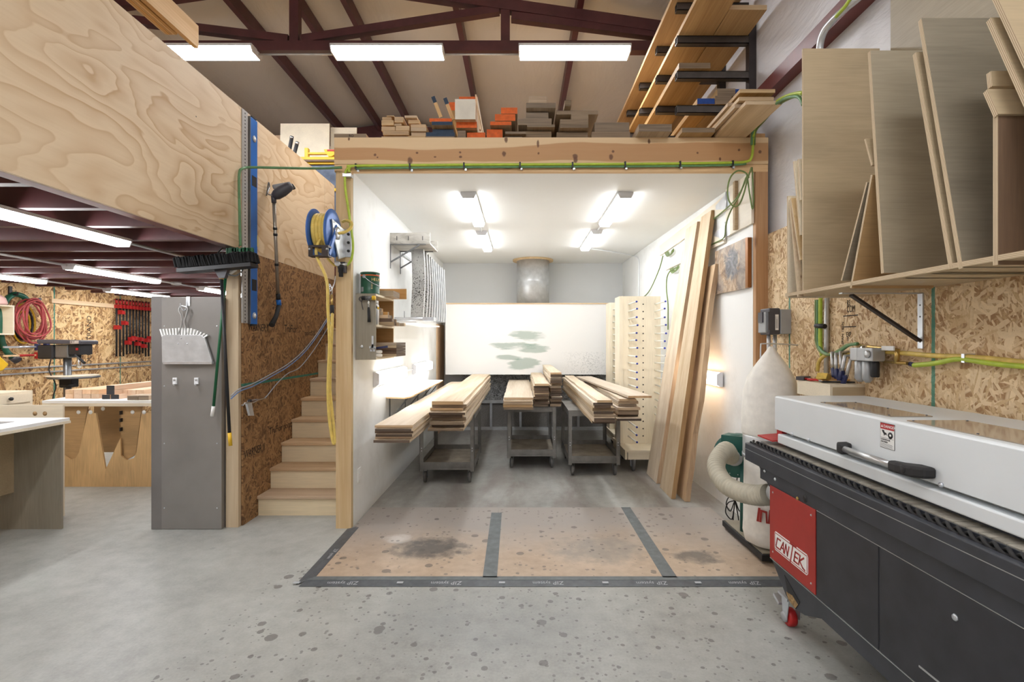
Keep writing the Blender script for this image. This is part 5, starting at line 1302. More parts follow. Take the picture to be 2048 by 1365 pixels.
# pipe clamps hung on a rail
tag(MB().box(-6.901,-6.86,7.32,9.3,2.14,2.205).build('wall_rail',M['pineY']),'long pale timber rail on the strand board wall carrying the red clamps','rail')
rnd=random.Random(11)
for k in range(11):
    y=8.46+.073*k; L=[1.32,1.32,1.32,1.35,1.36,1.36,1.36,1.34,1.36,1.30,1.30][k]; lo=[1.78,2.04,1.86,1.52,1.58,1.6,1.5,1.58,1.46,1.56,1.6][k]
    t=thing('hanging_clamp','black pipe clamp with red jaws, %s from the left on the rail'%ORD[k],'clamp',(-6.84,y,2.2),'red pipe clamps hanging under the loft')
    MB().cyl((-6.835,y,L),(-6.835,y,2.30),.014,10).build('pipe',M['black'],t)
    MB().box(-6.858,-6.76,y-.022,y+.022,2.14,2.20).build('head_jaw',M['red'],t)
    MB().lathe((-6.835,y,2.215),(0,0,1),[(.018,0),(.018,.05),(.012,.06)],10).build('screw_head',M['red'],t)
    MB().tube([(-6.835,y-.035,2.285),(-6.835,y+.035,2.285)],.007,8).build('crank',M['red'],t)
    MB().prism([(-6.865,y-.03,lo),(-6.86,y+.03,lo),(-6.86,y+.03,lo+.05),(-6.86,y-.03,lo+.07)],(.09,0,0)).build('sliding_jaw',M['red'],t)
lw=bpy.data.objects['wall_left']
for y,s in ((7.86,'TruFlor'),(8.0,'DURASTRAND'),(6.62,'TruFlor')):
    walltext(-6.8995,y,1.2,s,.12,lw,1,1)
# ------------------------------------------------------------------ edge banding machine
t=thing('edge_banding_machine','black and white edge banding machine with red logo panel on the right','machine',(1.75,1.5,0))
yn,yf=-.3,2.86; xf=1.43
cab=MB()
cab.prism([(xf,yf,.335),(xf,yf,.834),(xf,yn,.834),(xf,yn,.335)],(.6,0,0))
cab.build('cabinet',M['machblack'],t,.004)
MB().prism([(xf+.002,yf,.338),(xf+.002,yn,.338),(xf+.002,yn,.235),(xf+.002,2.38,.25),(xf+.002,2.52,.19),(xf+.002,2.60,.175),(xf+.002,2.70,.2)],(.58,0,0)).build('skirt',M['machblack2'],t,.003)
MB().prism([(xf-.0005,2.71,.305),(xf-.0005,2.66,.19),(xf-.0005,2.60,.18),(xf-.0005,2.56,.235)],(.003,0,0)).build('foot_opening',M['black'],t)
MB().prism([(xf-.001,2.69,.225),(xf-.001,2.665,.19),(xf-.001,2.60,.183),(xf-.001,2.575,.215),(xf-.001,2.63,.235)],(.003,0,0)).build('sawdust_pile',M['sawdust'],t)
rp=MB().prism([(xf-.006,yf-.003,.342),(xf-.006,yf-.003,.752),(xf-.006,2.416,.757),(xf-.006,2.416,.345)],(.006,0,0)).build('red_panel',M['machred'],t,.002)
m=MB()
for y in (2.82,2.45):
    for z in (.72,.385): m.lathe((xf-.006,y,z),(-1,0,0),[(.006,0),(.004,.003)],10)
m.build('rivet',M['zinc'],rp)
# logo plate
ly0,ly1,lz0,lz1=2.80,2.475,.408,.512
pl=MB().prism([(xf-.008,ly0-.01,lz0),(xf-.008,ly0,lz0+.012),(xf-.008,ly0,lz1-.012),(xf-.008,ly0-.01,lz1),(xf-.008,ly1+.01,lz1),(xf-.008,ly1,lz1-.012),(xf-.008,ly1,lz0+.012),(xf-.008,ly1+.01,lz0)],(.002,0,0)).build('logo_plate',M['white'],rp)
b=.006
for (y0,y1,z0,z1) in ((ly0-.008,ly1+.008,lz1-.010,lz1-.006),(ly0-.008,ly1+.008,lz0+.006,lz0+.010),(ly0-.004,ly0-.008,lz0+.01,lz1-.01),(ly1+.008,ly1+.004,lz0+.01,lz1-.01)):
    MB().box(xf-.0088,xf-.0078,y0,y1,z0,z1).build('logo_border',M['machred'],pl)
LX=xf-.0082
def stroke(pts,w_=.010):
    m=MB()
    for a,b_ in zip(pts,pts[1:]):
        m.bar((LX,a[0],a[1]),(LX,b_[0],b_[1]),.0016,w_,(0,(a[1]-b_[1]),(b_[0]-a[0])) if True else (0,0,1))
    return m
zz0,zz1=lz0+.022,lz1-.030; s_=.0075
def LT(y,shape):  # y = left edge (larger Y is left), shapes in unit cell
    m=MB()
    for poly in shape:
        for (u0,v0),(u1,v1) in zip(poly,poly[1:]):
            a=Vector((LX,y-.036*u0-.012*(v0),zz0+(zz1-zz0)*v0)); c_=Vector((LX,y-.036*u1-.012*(v1),zz0+(zz1-zz0)*v1))
            d=(c_-a); n_=Vector((0,-d.z,d.y)).normalized()
            m.obox((a+c_)/2,d/2+d.normalized()*.004,n_*.0045,(.0008,0,0))
    m.build('logo_letter',M['machred'],pl)
LT(2.782,[[(1,1),(.1,1),(0,.15),(.1,0),(.9,0)]])
LT(2.738,[[(0,0),(.6,1),(1,0)],[(.25,.35),(.85,.35)]])
LT(2.694,[[(0,0),(.1,1),(.85,0),(.95,1)]])
LT(2.642,[[(-.35,1.55),(1.2,1.55)],[(.4,1.5),(.35,-.35)]])
LT(2.600,[[(.95,1),(.05,1),(0,0),(.9,0)],[(.02,.5),(.75,.5)]])
LT(2.556,[[(0,0),(.05,1)],[(.95,1),(.1,.45),(1.0,0),(1.55,-.1)]])
# door panels
for y0,y1 in ((2.41,1.995),(1.985,1.2),(1.19,.4)):
    MB().prism([(xf-.003,y0,.342),(xf-.003,y0,.752),(xf-.003,y1,.752),(xf-.003,y1,.342)],(.004,0,0)).build('door_panel',M['machblack'],t,.0015)
MB().box(xf-.0035,xf+.001,.4,2.86,.334,.3375).build('trim_line',M['alum'],t)
MB().box(xf-.0035,xf+.001,.4,2.41,.7545,.757).build('trim_line',M['alum'],t)
MB().prism([(xf-.0045,1.79,.405),(xf-.0045,1.79,.412),(xf-.0045,1.55,.412),(xf-.0045,1.55,.405)],(.002,0,0)).build('white_scratch',M['alum'],t)
MB().box(xf-.0015,xf+.02,.0,2.98,.7575,.8375).build('recess_panel',M['machblack2'],t)
m=MB(); m.lathe((xf-.001,2.51,.782),(-1,0,0),[(.019,0),(.019,.0015)],16); m.build('round_hole',M['black'],t)
for y,z in ((2.575,.762),(2.8,.80),(2.92,.815)):
    MB().lathe((xf-.001,y,z),(-1,0,0),[(.010,0),(.010,.004),(.006,.008)],12).build('bolt',M['zinc'] if y>2.6 else M['brass'],t)
MB().lathe((xf-.003,1.64,.665),(-1,0,0),[(.012,0),(.010,.005)],14).build('bolt',M['zinc'],t)
MB().prism([(1.45,2.98,.838),(1.45,3.08,.838),(1.45,2.86,.68),(1.45,2.78,.70)],(.5,0,0)).build('end_gusset',M['machblack'],t,.003)
# front beam with chain
MB().box(1.40,1.432,yn,3.12,.836,.942).build('conveyor_beam',M['machblack2'],t,.004)
MB().box(1.3985,1.401,yn,3.12,.905,.9075).build('beam_line',M['alum'],t)
for side,(x0,rr) in enumerate(((1.440,.009),)):
    for ph in (0,math.pi):
        pts=[]; n=520
        for i in range(n+1):
            y=3.11-(3.11-.6)*i/n; a=2*math.pi*(3.11-y)/.085+ph
            pts.append((x0+.009*math.cos(a),y,.948+.010*math.sin(a)))
        MB().tube(pts,rr*.72,6).build('twisted_belt',M['rubber'],t)
MB().box(1.432,1.455,yn,3.10,.92,.938).build('belt_channel',M['black'],t)
MB().box(1.456,1.463,yn,3.08,.92,.957).build('guide_rail',M['machblack2'],t)
MB().box(1.482,2.0,yn,3.0,.83,.94).build('conveyor_bed',M['machblack'],t)
pm=MB(); y=2.98
while y>.9:
    pm.box(1.465,1.585,y-.044,y-.002,.94,.960); y-=.046
pm.build('track_pad',M['padgrey'],t)
MB().box(1.485,1.60,2.98,3.09,.925,.955).build('end_plate',M['machgrey'],t)
MB().prism([(1.47,3.10,.985),(1.66,3.10,1.0),(1.66,2.92,1.0),(1.47,2.92,.985)],(0,0,.008)).build('red_guard',M['red'],t)
# hood
hd=MB(); hx=1.5
hd.prism([(hx,2.95,1.055),(hx,2.95,1.245),(hx+.012,2.95,1.252),(2.03,2.95,1.252),(2.03,2.95,1.03),(1.56,2.95,1.03),(1.56,2.95,1.055)],(0,-3.2,0)).build('hood',M['machwhite'],t,.003)
MB().box(1.490,1.545,-.25,2.90,.984,1.037).build('lower_cover',M['machwhite'],t,.006)
MB().box(1.545,1.60,-.25,2.93,.985,1.056).build('hood_recess',M['machgrey'],t)
MB().box(1.515,1.56,2.90,2.955,.975,1.06).build('red_bracket',M['red'],t)
MB().box(1.54,2.0,-.2,2.9,.94,.99).build('inner_housing',M['machblack2'],t)
for y in (2.76,2.6,1.78): MB().lathe((1.5,y,1.060),(-1,0,0),[(.009,0),(.009,.006),(.005,.010)],12).build('screw',M['zinc'],t)
for y0,y1,x0,x1 in ((2.11,2.60,1.56,1.74),(1.40,2.0,1.545,1.78)):
    w_=MB().prism([(x0,y1,1.2525),(x1,y1,1.2525),(x1+.0,y0,1.2525),(x0-.0,y0,1.2525)],(0,0,.004)).build('window_pane',M['tinted'],t)
    for x in (x0+.01,x1-.01):
        for y in (y0+.02,(y0+y1)/2,y1-.02): MB().lathe((x,y,1.256),(0,0,1),[(.005,0),(.003,.003)],8).build('screw',M['plasticdark'],w_)
# hood handle
hb=MB(); hb.tube([(1.44,2.22,1.092),(1.44,1.92,1.092)],.0135,16); h_=hb.build('handle_bar',M['alum'],t)
MB().prism([(1.50,2.30,1.112),(1.445,2.285,1.115),(1.422,2.25,1.11),(1.422,2.22,1.105),(1.458,2.215,1.105),(1.47,2.25,1.108),(1.50,2.26,1.11)],(0,0,-.038)).build('handle_grip',M['rubber'],h_,.008)
MB().prism([(1.50,1.80,1.115),(1.45,1.80,1.117),(1.424,1.83,1.114),(1.420,1.90,1.112),(1.424,1.945,1.11),(1.456,1.945,1.11),(1.47,1.90,1.112),(1.50,1.86,1.115)],(0,0,-.042)).build('handle_grip',M['rubber'],h_,.010)
MB().lathe((1.4225,1.865,1.094),(-1,0,0),[(.016,0),(.014,.001)],16).build('grip_recess',M['black'],h_)
# danger sticker
dy0,dy1,dz0,dz1=2.083,2.003,1.132,1.236; dx_=hx-.001
d=MB().box(dx_,hx+.001,dy1,dy0,dz0,dz1).build('danger_label',M['black'],t)
MB().box(dx_-.0006,dx_,dy1+.002,dy0-.002,dz0+.002,dz1-.002).build('label_face',M['white'],d)
MB().box(dx_-.0010,dx_-.0006,dy1+.002,dy0-.002,dz1-.026,dz1-.002).build('label_header',M['red'],d)
TX=dx_-.0014
def tm(y,z): return mxyz(TX,y,z,(0,-1,0),(0,0,1))
text('lettering','DANGER',tm(dy0-.020,dz1-.014),.0165,M['white'],d,.0003)
MB().prism([(TX,dy0-.006,dz1-.019),(TX,dy0-.017,dz1-.019),(TX,dy0-.0115,dz1-.008)],(.0005,0,0)).build('warning_triangle',M['white'],d)
for z in (dz0+.042,): MB().box(TX,TX+.0005,dy1+.004,dy0-.004,z,z+.001).build('rule_line',M['black'],d)
text('lettering','CONVEYOR',tm(dy0-.005,dz0+.035),.0095,M['black'],d,.0003); text('lettering','HAZARD',tm(dy0-.005,dz0+.026),.0095,M['black'],d,.0003)
for k in range(4): MB().box(TX,TX+.0005,dy1+.008+.004*(k%2),dy0-.005,dz0+.005+.0042*k,dz0+.0066+.0042*k).build('printed_line',M['plasticgrey'],d)
hp=[(.0,.0),(.012,.0),(.016,-.008),(.024,-.010),(.030,-.013),(.024,-.014),(.034,-.019),(.022,-.018),(.016,-.019),(.013,-.024),(.011,-.016),(.004,-.008)]
MB().prism([(TX,dy0-.010-u,dz1-.030+v) for u,v in hp],(.0005,0,0)).build('hand_symbol',M['black'],d)
MB().lathe((TX+.0004,dy0-.058,dz1-.047),(-1,0,0),[(.0135,0),(.0135,.0003)],18).build('gear_symbol',M['black'],d)
MB().lathe((TX+.0001,dy0-.058,dz1-.047),(-1,0,0),[(.005,0),(.005,.0003)],12).build('gear_hub',M['white'],d)
# caster
cs=MB().box(1.44,1.54,2.70,2.80,.165,.178).prism([(1.455,2.79,.17),(1.455,2.71,.17),(1.455,2.735,.045),(1.455,2.775,.045)],(.004,0,0)).prism([(1.525,2.79,.17),(1.525,2.71,.17),(1.525,2.735,.045),(1.525,2.775,.045)],(.004,0,0)).build('caster',M['zinc'],t)
MB().lathe((1.465,2.765,.049),(1,0,0),[(.02,0),(.036,.002),(.046,.006),(.049,.014),(.049,.036),(.046,.044),(.036,.048),(.02,.05)],28).build('wheel',M['red'],cs)
MB().lathe((1.455,2.765,.049),(-1,0,0),[(.028,-.008),(.026,.004),(.010,.006)],20).build('wheel_hub',M['plasticgrey'],cs)
MB().obox((1.47,2.82,.12),(.03,0,0),(0,.03,.012),(0,-.003,.008)).build('brake_pedal',M['zinc'],cs)
MB().box(1.45,1.95,.3,.4,0,.2).build('caster',M['machblack'],t)
MB().box(1.8,1.95,2.6,2.7,0,.25).build('caster',M['machblack'],t)
# dust port
MB().tube([(1.50,2.86,.69),(1.50,2.93,.69)],.062,20).build('dust_port',M['galv'],t)
# ------------------------------------------------------------------ dust collector
t=thing('dust_collector','dust collector with green blower and white canvas bags behind the edge banding machine','dust collector',(1.84,3.75,.012))
bs=MB().prism([(1.69,3.5,.03),(1.93,3.5,.03),(1.93,4.17,.03),(1.69,4.19,.03)],(0,0,.045)).build('base_plate',M['black'],t,.004)
MB().prism([(1.705,3.515,.0752),(1.915,3.515,.0752),(1.915,4.155,.0752),(1.705,4.175,.0752)],(0,0,.006)).build('base_board',M['greyply'],bs)
MB().box(1.72,1.76,3.55,3.6,.0125,.03).box(1.72,1.76,4.05,4.1,.0125,.03).box(1.86,1.9,3.55,3.6,.0125,.03).box(1.86,1.9,4.05,4.1,.0125,.03).build('foot',M['rubber'],t)
cx_,cy_=1.845,3.68
def bag(z0,z1,nm,mat,top=False):
    m=MB(); n=36; vs=[]; prof=[]
    if top:
        prof=[(0,.188),(.02,.194),(.15,.196),(.33,.185),(.42,.168),(.50,.125),(.58,.070),(.63,.034),(.66,.016)]
    else:
        prof=[(0,.12),(.015,.17),(.08,.186),(.3,.182),(.5,.186),(.56,.188)]
    for h,r in prof:
        for k in range(n):
            a=2*math.pi*k/n; f=1+.035*math.sin(3*a+h*2)+.02*math.sin(7*a+h*9)+(.05*math.sin(4*a)*(h>.4) if top else 0)
            vs.append((cx_+r*f*math.cos(a),cy_+r*f*math.sin(a)*(.97),z0+h*(z1-z0)/prof[-1][0]))
    fs=[(i*n+k,i*n+(k+1)%n,(i+1)*n+(k+1)%n,(i+1)*n+k) for i in range(len(prof)-1) for k in range(n)]
    fs+= [tuple(range(n))[::-1],tuple((len(prof)-1)*n+k for k in range(n))]
    m.add(vs,fs,0,True); return m.build(nm,M[mat],t)
up_=bag(.885,1.535,'upper_bag','canvas',True); lo_=bag(.082,.72,'lower_bag','canvas')
MB().lathe((cx_,cy_,.715),(0,0,1),[(.19,0),(.193,.01),(.193,.16),(.19,.17)],36).build('bag_ring',M['galv'],t)
MB().lathe((cx_,cy_,.72),(0,0,1),[(.198,0),(.198,.025)],36).build('lower_strap',M['zinc'],t)
# red print on the lower bag
pr=MB()
for a0,pts in ((-2.52,[(0,.0),(.012,.10),(.028,.10),(.018,.0)]),(-2.42,[(0,0),(.008,.09),(.05,.085),(.055,0),(.043,0),(.04,.07),(.02,.075),(.014,0)]),(-2.14,[(0,0),(.01,.1),(.03,.09),(.02,0)])):
    vs=[]
    for u,v in pts:
        a=a0+u/.19; vs.append((cx_+.2*math.cos(a),cy_+.196*math.sin(a),.29+v))
    k=len(pr.v); pr.v+=vs; pr.f.append(list(range(k,k+len(vs)))); pr.m.append(0); pr.sm.append(False)
pr.build('red_print',M['machred'],lo_)
# blower
bc=Vector((1.745,4.02,.66)); ax=Vector((-.72,-.69,0)).normalized()
bl=MB().lathe(bc-ax*.05,ax,[(.10,0),(.165,.0),(.17,.006),(.17,.115),(.165,.12),(.10,.12)],40).build('blower_housing',M['blowergreen'],t)
side=Vector((ax.y,-ax.x,0))
MB().obox(bc+Vector((.04,-.06,.09)),(.13,-.09,0),(.05,.05,0),(0,0,.075)).build('outlet_duct',M['blowergreen'],t)
m=MB()
for k in range(14):
    a=2*math.pi*k/14; m.lathe(bc+ax*.07+(side*math.cos(a)+Vector((0,0,1))*math.sin(a))*.145,ax,[(.005,0),(.003,.004)],6)
m.build('bolt',M['zinc'],bl)
MB().lathe(bc+ax*.07,ax,[(.075,0),(.075,.012),(.06,.014),(.058,.05)],28).build('inlet_collar',M['galv'],t)
MB().cyl(bc-ax*.05,bc-ax*.2,.08,22).build('motor',M['black'],t)
MB().cyl((1.755,3.93,.08),(1.755,3.93,.60),.028,14).build('support_post',M['blowergreen'],t)
MB().tube([(1.70,3.70,.08),(1.70,3.70,.70)],.006,8).build('support_rod',M['steel'],t)
MB().tube([(1.99,3.85,.08),(1.99,3.85,.09)],.004,6).build('support_rod',M['steel'],t)
# flexible hose (ribbed)
hp_=crs([bc+ax*.122,P(1452,900,3.82),P(1436,918,3.72),P(1433,940,3.6),P(1450,968,3.42),P(1478,984,3.25),P(1512,991,3.08),P(1536,990,2.995)],26)
rr=[.060+.004*math.sin(i*2*math.pi/5) for i in range(len(hp_))]
tag(MB().tube(hp_,rr,20).build('flexible_hose',M['duct']),'ribbed beige flexible hose from the green blower to the edge banding machine','hose')
# cord bundle
t=thing('power_cord','looped black power cord tied in a bow behind the ribbed hose','cord',P(1472,1010,4.0))
q=P(1470,1002,4.28)
for s in (-1,1):
    MB().tube(crs([q,q+Vector((s*.05,0,.03)),q+Vector((s*.075,0,-.03)),q+Vector((s*.04,0,-.09)),q+Vector((s*.01,0,-.02)),q],6),.005,6).build('cord_loop',M['black'],t)
MB().tube(crs([q,q+Vector((-.06,0,-.02)),q+Vector((-.08,0,-.10)),q+Vector((-.03,.0,-.16)),q+Vector((-.01,0,-.08)),q],6),.005,6).build('cord_loop',M['black'],t)
for dx in (-.02,.035): MB().tube(crs([q,q+Vector((dx*.6,0,-.1)),q+Vector((dx,0,-.2)),q+Vector((dx*1.2,.02,-.29))],6),.005,6).build('cord_end',M['black'],t)
MB().tube(crs([q,q+Vector((.02,.02,.12)),q+Vector((.05,.05,.28))],6),.005,6).build('cord_end',M['black'],t)
# ------------------------------------------------------------------ starter box on the wall
t=thing('motor_starter','grey and black motor starter box on the right wall above the canvas bag','switch box',(2.0,3.9,1.72))
MB().box(2.0,2.081,3.84,4.02,1.63,1.82).build('back_box',M['plasticgrey'],t,.004)
MB().box(1.915,2.0,3.85,4.0,1.625,1.83).build('cover',M['plasticdark'],t,.008)
MB().box(1.895,1.92,3.87,3.99,1.64,1.80).build('front_module',M['plasticgrey'],t,.006)
MB().box(1.885,1.90,3.90,3.97,1.72,1.80).build('red_display',M['plasticdark'],t)
MB().box(1.905,1.955,3.844,3.851,1.66,1.80).build('face_plate',M['plasticdark'],t)
MB().box(1.96,1.985,3.845,3.849,1.66,1.78).build('label_strip',M['white'],t)
for k in range(3): MB().box(1.965+.006*k,1.967+.006*k,3.8445,3.8455,1.675,1.765-.02*(k%2)).build('printed_line',M['black'],t)
for x in (1.95,2.0): MB().tube([(x,3.93,1.44),(x,3.93,1.63)],.014,12).build('conduit_stub',M['galv'],t)
t=thing('bag_hook','grey wire hook holding the canvas bag under the starter box','hook',(1.9,3.7,1.55))
MB().tube(crs([(2.08,3.75,1.545),(1.90,3.72,1.555),(1.80,3.72,1.555),(1.788,3.72,1.54),(1.785,3.72,1.44)],5),.005,8).build('hook_wire',M['zinc'],t)
# ------------------------------------------------------------------ plywood storage shelf on the right wall
xs_=1.62
t=thing('wall_shelf','thick plywood shelf carrying upright plywood offcuts on the right wall','shelf',(1.85,2,1.83))
sh=sheet('shelf_board',(xs_,.7,1.845),(0,1,0),(1,0,0),2.36,.459,.02,(M['shopply'],M['edge']),t)
br_=MB().box(2.072,2.0805,2.577,2.61,1.535,1.82).box(1.66,2.08,2.58,2.607,1.818,1.8245).build('bracket',M['zinc'],t)
MB().bar((1.715,2.593,1.812),(2.068,2.593,1.575),.012,.03,(0,1,0)).build('brace',M['blacksteel'],br_)
m=MB()
for z in (1.57,1.70,1.76): m.lathe((2.072,2.593,z),(-1,0,0),[(.005,0),(.004,.002)],8)
m.build('screw',M['steel'],br_)
b2=MB().box(2.072,2.0805,1.33,1.363,1.535,1.82).box(1.66,2.08,1.333,1.36,1.818,1.8245).build('bracket',M['zinc'],t); MB().bar((1.715,1.346,1.812),(2.068,1.346,1.575),.012,.03,(0,1,0)).build('brace',M['blacksteel'],b2)
for y in (2.16,2.02,1.98): MB().box(1.66,2.05,y-.012,y+.012,1.845,1.872).build('cleat',M['pineX'],t)
g_='plywood offcuts standing on the right wall shelf'
def ps(px0,py0,px1,py1,mats,lab,W=.43,T=.018,skew=0,grp=g_,n='plywood_offcut',x=xs_):
    a=onx(px0,py0,x); b=onx(px1,py1,x); v=b-a
    return tag(sheet(n,a,(1,0,skew),v,W,v.length,T,(M[mats],M['edge'])),lab,'plywood offcut',grp)
ps(1607,584,1606,97,'shopply','tall light brown plywood offcut standing upright at the left of the shelf',.44,.012)
ps(1768,546,1741,101,'shopplyg','plywood offcut with three small knots leaning right of the tallest left sheet',.40)
ps(1906,536,1832,104,'shopply','plywood offcut edge leaning just left of the big dark sheet',.40)
ps(1926,536,1843,36,'shopplyd','biggest dark grey plywood sheet leaning on the shelf',.42)
ps(1996,530,1996,230,'shopplyr','dark brown plywood offcut standing upright at the right picture edge',.36)
ps(1997,228,1975,178,'shopply','short plywood strip lying across the upright brown offcut, front one',.34,.018,n='plywood_strip',x=1.615)
ps(1985,172,1982,142,'shopply','short plywood strip lying behind the front strip at the right picture edge',.36,n='plywood_strip',x=1.63)
a=onx(1985,0,xs_); 
for (px0,py0,px1,py1,lab,mt_) in ((1984,-30,2048,107,'plywood offcut leaning steeply towards the viewer at the top right corner','shopply'),(1981,35,2048,166,'narrow plywood offcut leaning steeply below the top right one','shopply')):
    A=onx(px0,py0,1.63); B=onx(px1,py1,1.63); d=(B-A).normalized() if py0<0 else d; k=(A.z-1.868)/-d.z; bot=A+d*k
    tag(sheet('plywood_offcut',bot,(1,0,0),A-bot,.40,(A-bot).length,.018,(M[mt_],M['edge'])),lab,'plywood offcut',g_)
for (px0,py0,px1,py1,lab,T) in ((1684,562,1735,365,'thin light strip leaning rightwards against the left sheets, behind its neighbour',.010),(1703,577,1745,350,'brown plywood offcut leaning rightwards in front of the thin strip',.012)):
    ps(px0,py0,px1,py1,'brownply' if T>.011 else 'shopplyd',lab,.40,T)
ps(1745,330,1731,277,'shopply','short plywood offcut peeping out left of the knotted sheet',.3,.010)
# left end pieces
ps(1576,596,1576,392,'birchZ','light plywood offcut standing at the far left end of the shelf',.40,.012)
ps(1597,594,1580,400,'pineZ','thin pale stick leaning at the left end of the shelf, left one',.03,.012,n='wood_stick')
ps(1601,520,1582,396,'pineZ','thin pale stick leaning at the left end of the shelf, right one',.03,.012,n='wood_stick')
ps(1601,470,1588,322,'birchZ','pale plywood offcut whose tip shows left of the tall sheet, left one',.1,.012)
ps(1602,400,1597,318,'birchZ','pale plywood offcut whose tip shows left of the tall sheet, right one',.1,.012)
tag(sheet('plywood_sheet',(2.05,2.77,1.846),(0,-1,0),(0,0,1),1.5,2.5,.018,(M['shopplyg'],M['edge'])),'tall plywood sheet fixed flat against the right wall behind the offcuts','plywood sheet')
# ------------------------------------------------------------------ pneumatic gear on the right wall
def rwp(px,py,x=2.045): return onx(px,py,x)
t=thing('air_hose','yellow air hose running along the right wall strand board','hose',rwp(1900,715))
MB().tube(crs([rwp(2075,727),rwp(2048,725.5),rwp(1990,719),rwp(1925,714),rwp(1870,712),rwp(1810,707),rwp(1760,704),rwp(1720,708),rwp(1690,710),rwp(1660,709),rwp(1648,713),rwp(1638,724),rwp(1635,743)],8),.0125,10).build('hose_tube',M['hoseyellow'],t)
t=thing('air_hose','bright green air hose below the yellow one along the right wall','hose',rwp(1900,725))
MB().tube(crs([rwp(2075,735,2.04),rwp(2048,733,2.04),rwp(1990,728,2.04),rwp(1935,720,2.04),rwp(1910,719,2.04),rwp(1870,727,2.04),rwp(1828,731,2.04)],8),.0125,10).build('hose_tube',M['hosegreen'],t)
MB().tube([rwp(1830,731),rwp(1820,728)],.012,10).build('valve_handle',M['navy'],t)
MB().box(2.03,2.081,rwp(1932,0).y-.008,rwp(1932,0).y+.008,rwp(1932,726).z,rwp(1932,708).z).build('clip',M['zinc'],t)
t=thing('valve_manifold','row of brass fittings and grey regulator blocks on the right wall','valve',rwp(1750,720))
MB().tube([rwp(1714,690,2.03),rwp(1735,694,2.03),rwp(1790,700,2.03),rwp(1795,701,2.03)],.011,10).build('brass_pipe',M['brass'],t)
MB().lathe(rwp(1728,698,2.02)-Vector((0,.02,0)),(0,1,0),[(.018,0),(.022,.005),(.022,.03),(.018,.035)],14).build('coupling',M['chrome'],t)
MB().tube([rwp(1795,698,2.03),rwp(1793,726,2.03)],.013,10).build('brass_pipe',M['brass'],t)
MB().tube([rwp(1768,724,2.03),rwp(1815,727,2.03)],.009,10).build('brass_pipe',M['brass'],t)
MB().obox(rwp(1776,697,2.01),(0,.045,-.0),(.004,0,0),(0,0,.012)).build('lever_handle',M['white'],t)
for k in range(3):
    y=rwp(1722+15*k,0,2.0).y
    bk=MB().box(1.955,2.03,y-.033,y+.033,1.46,1.535).build('regulator_block',M['frl'],t,.005)
    if k==2: MB().lathe((1.955,y,1.50),(-1,0,0),[(.022,0),(.022,.008),(.014,.014)],18).build('dial',M['alum'],bk)
    else: MB().lathe((1.995,y,1.355),(0,0,1),[(.012,-.02),(.02,-.01),(.028,0),(.028,.10),(.02,.106)],18).build('filter_bowl',M['frl'],bk)
MB().lathe((1.995,rwp(1752,0,2.0).y,1.37),(0,0,1),[(.018,0),(.022,.005),(.022,.08),(.018,.09)],16).build('black_knob',M['black'],t)
MB().box(2.03,2.081,rwp(1722,0).y-.07,rwp(1722,0).y+.05,1.48,1.52).build('bracket',M['zinc'],t)
t=thing('hose_bundle','olive and green hoses with a grey pipe dropping down the right wall below the shelf','hose',rwp(1640,640))
for px,r,mt_,dx in ((1632,.010,'hoseolive',0),(1635.5,.010,'hosegreen2',0),(1641,.013,'hosegreen',0)):
    if mt_!='hosegreen': pts=[rwp(px,600),rwp(px,660),rwp(px+1,685),rwp(px+8,702,2.03),rwp(px+25,710,2.02),rwp(px+45,702,2.02),rwp(px+62,691,2.02),rwp(px+80,688,2.02)]
    else: pts=[rwp(px,596),rwp(px,640),rwp(px,690),rwp(px+3,712)]
    MB().tube(crs(pts,8),r,8).build('hose_tube',M[mt_],t)
MB().tube([rwp(1654,590,2.06),rwp(1652,760,2.06)],.014,10).build('grey_pipe',M['galv'],t)
MB().tube([rwp(1632,652,2.03),rwp(1650,653,2.03)],.016,8).build('cable_tie',M['black'],t)
tag(MB().tube(crs([onx(1638,120,1.99),onx(1641,85,1.99),onx(1650,60,1.985),onx(1668,38,1.98),onx(1690,18,1.98),onx(1712,0,1.98),onx(1730,-16,1.98)],6),.022,10).build('conduit',M['galv']),'bent grey pipe climbing the dark red girt on the right wall','pipe')
tag(MB().tube(crs([onx(1672,33,1.955),onx(1690,13,1.955),onx(1702,-4,1.955)],6),.011,8).build('cable',M['hosegreen']),'short green cable tied to the bent grey pipe at the top','cable')
# hanging blow guns
for i,(px,py,a) in enumerate(((1664,706,-.02),(1672,708,-.012),(1681,705,-.02),(1690,712,.02),(1701,720,.03))):
    t=thing('blow_gun','navy gripped blow gun hanging on the right wall, %s from the left'%ORD[i],'blow gun',rwp(px,py,2.0),'navy blow guns on the right wall')
    p0=rwp(px,py,2.0-.012*(i%2)); 
    MB().tube([p0+Vector((.05,0,.0)),p0,p0+Vector((-.004,a*.5,-.06)),p0+Vector((-.006,a,-.10))],.011,10).build('gun_body',M['alum'],t)
    MB().obox(p0+Vector((-.008,a*1.5,-.125)),(.0,.014,.0),(.010,0,0),(-.002,a*.5,-.032)).build('grip',M['navy'],t,.004)
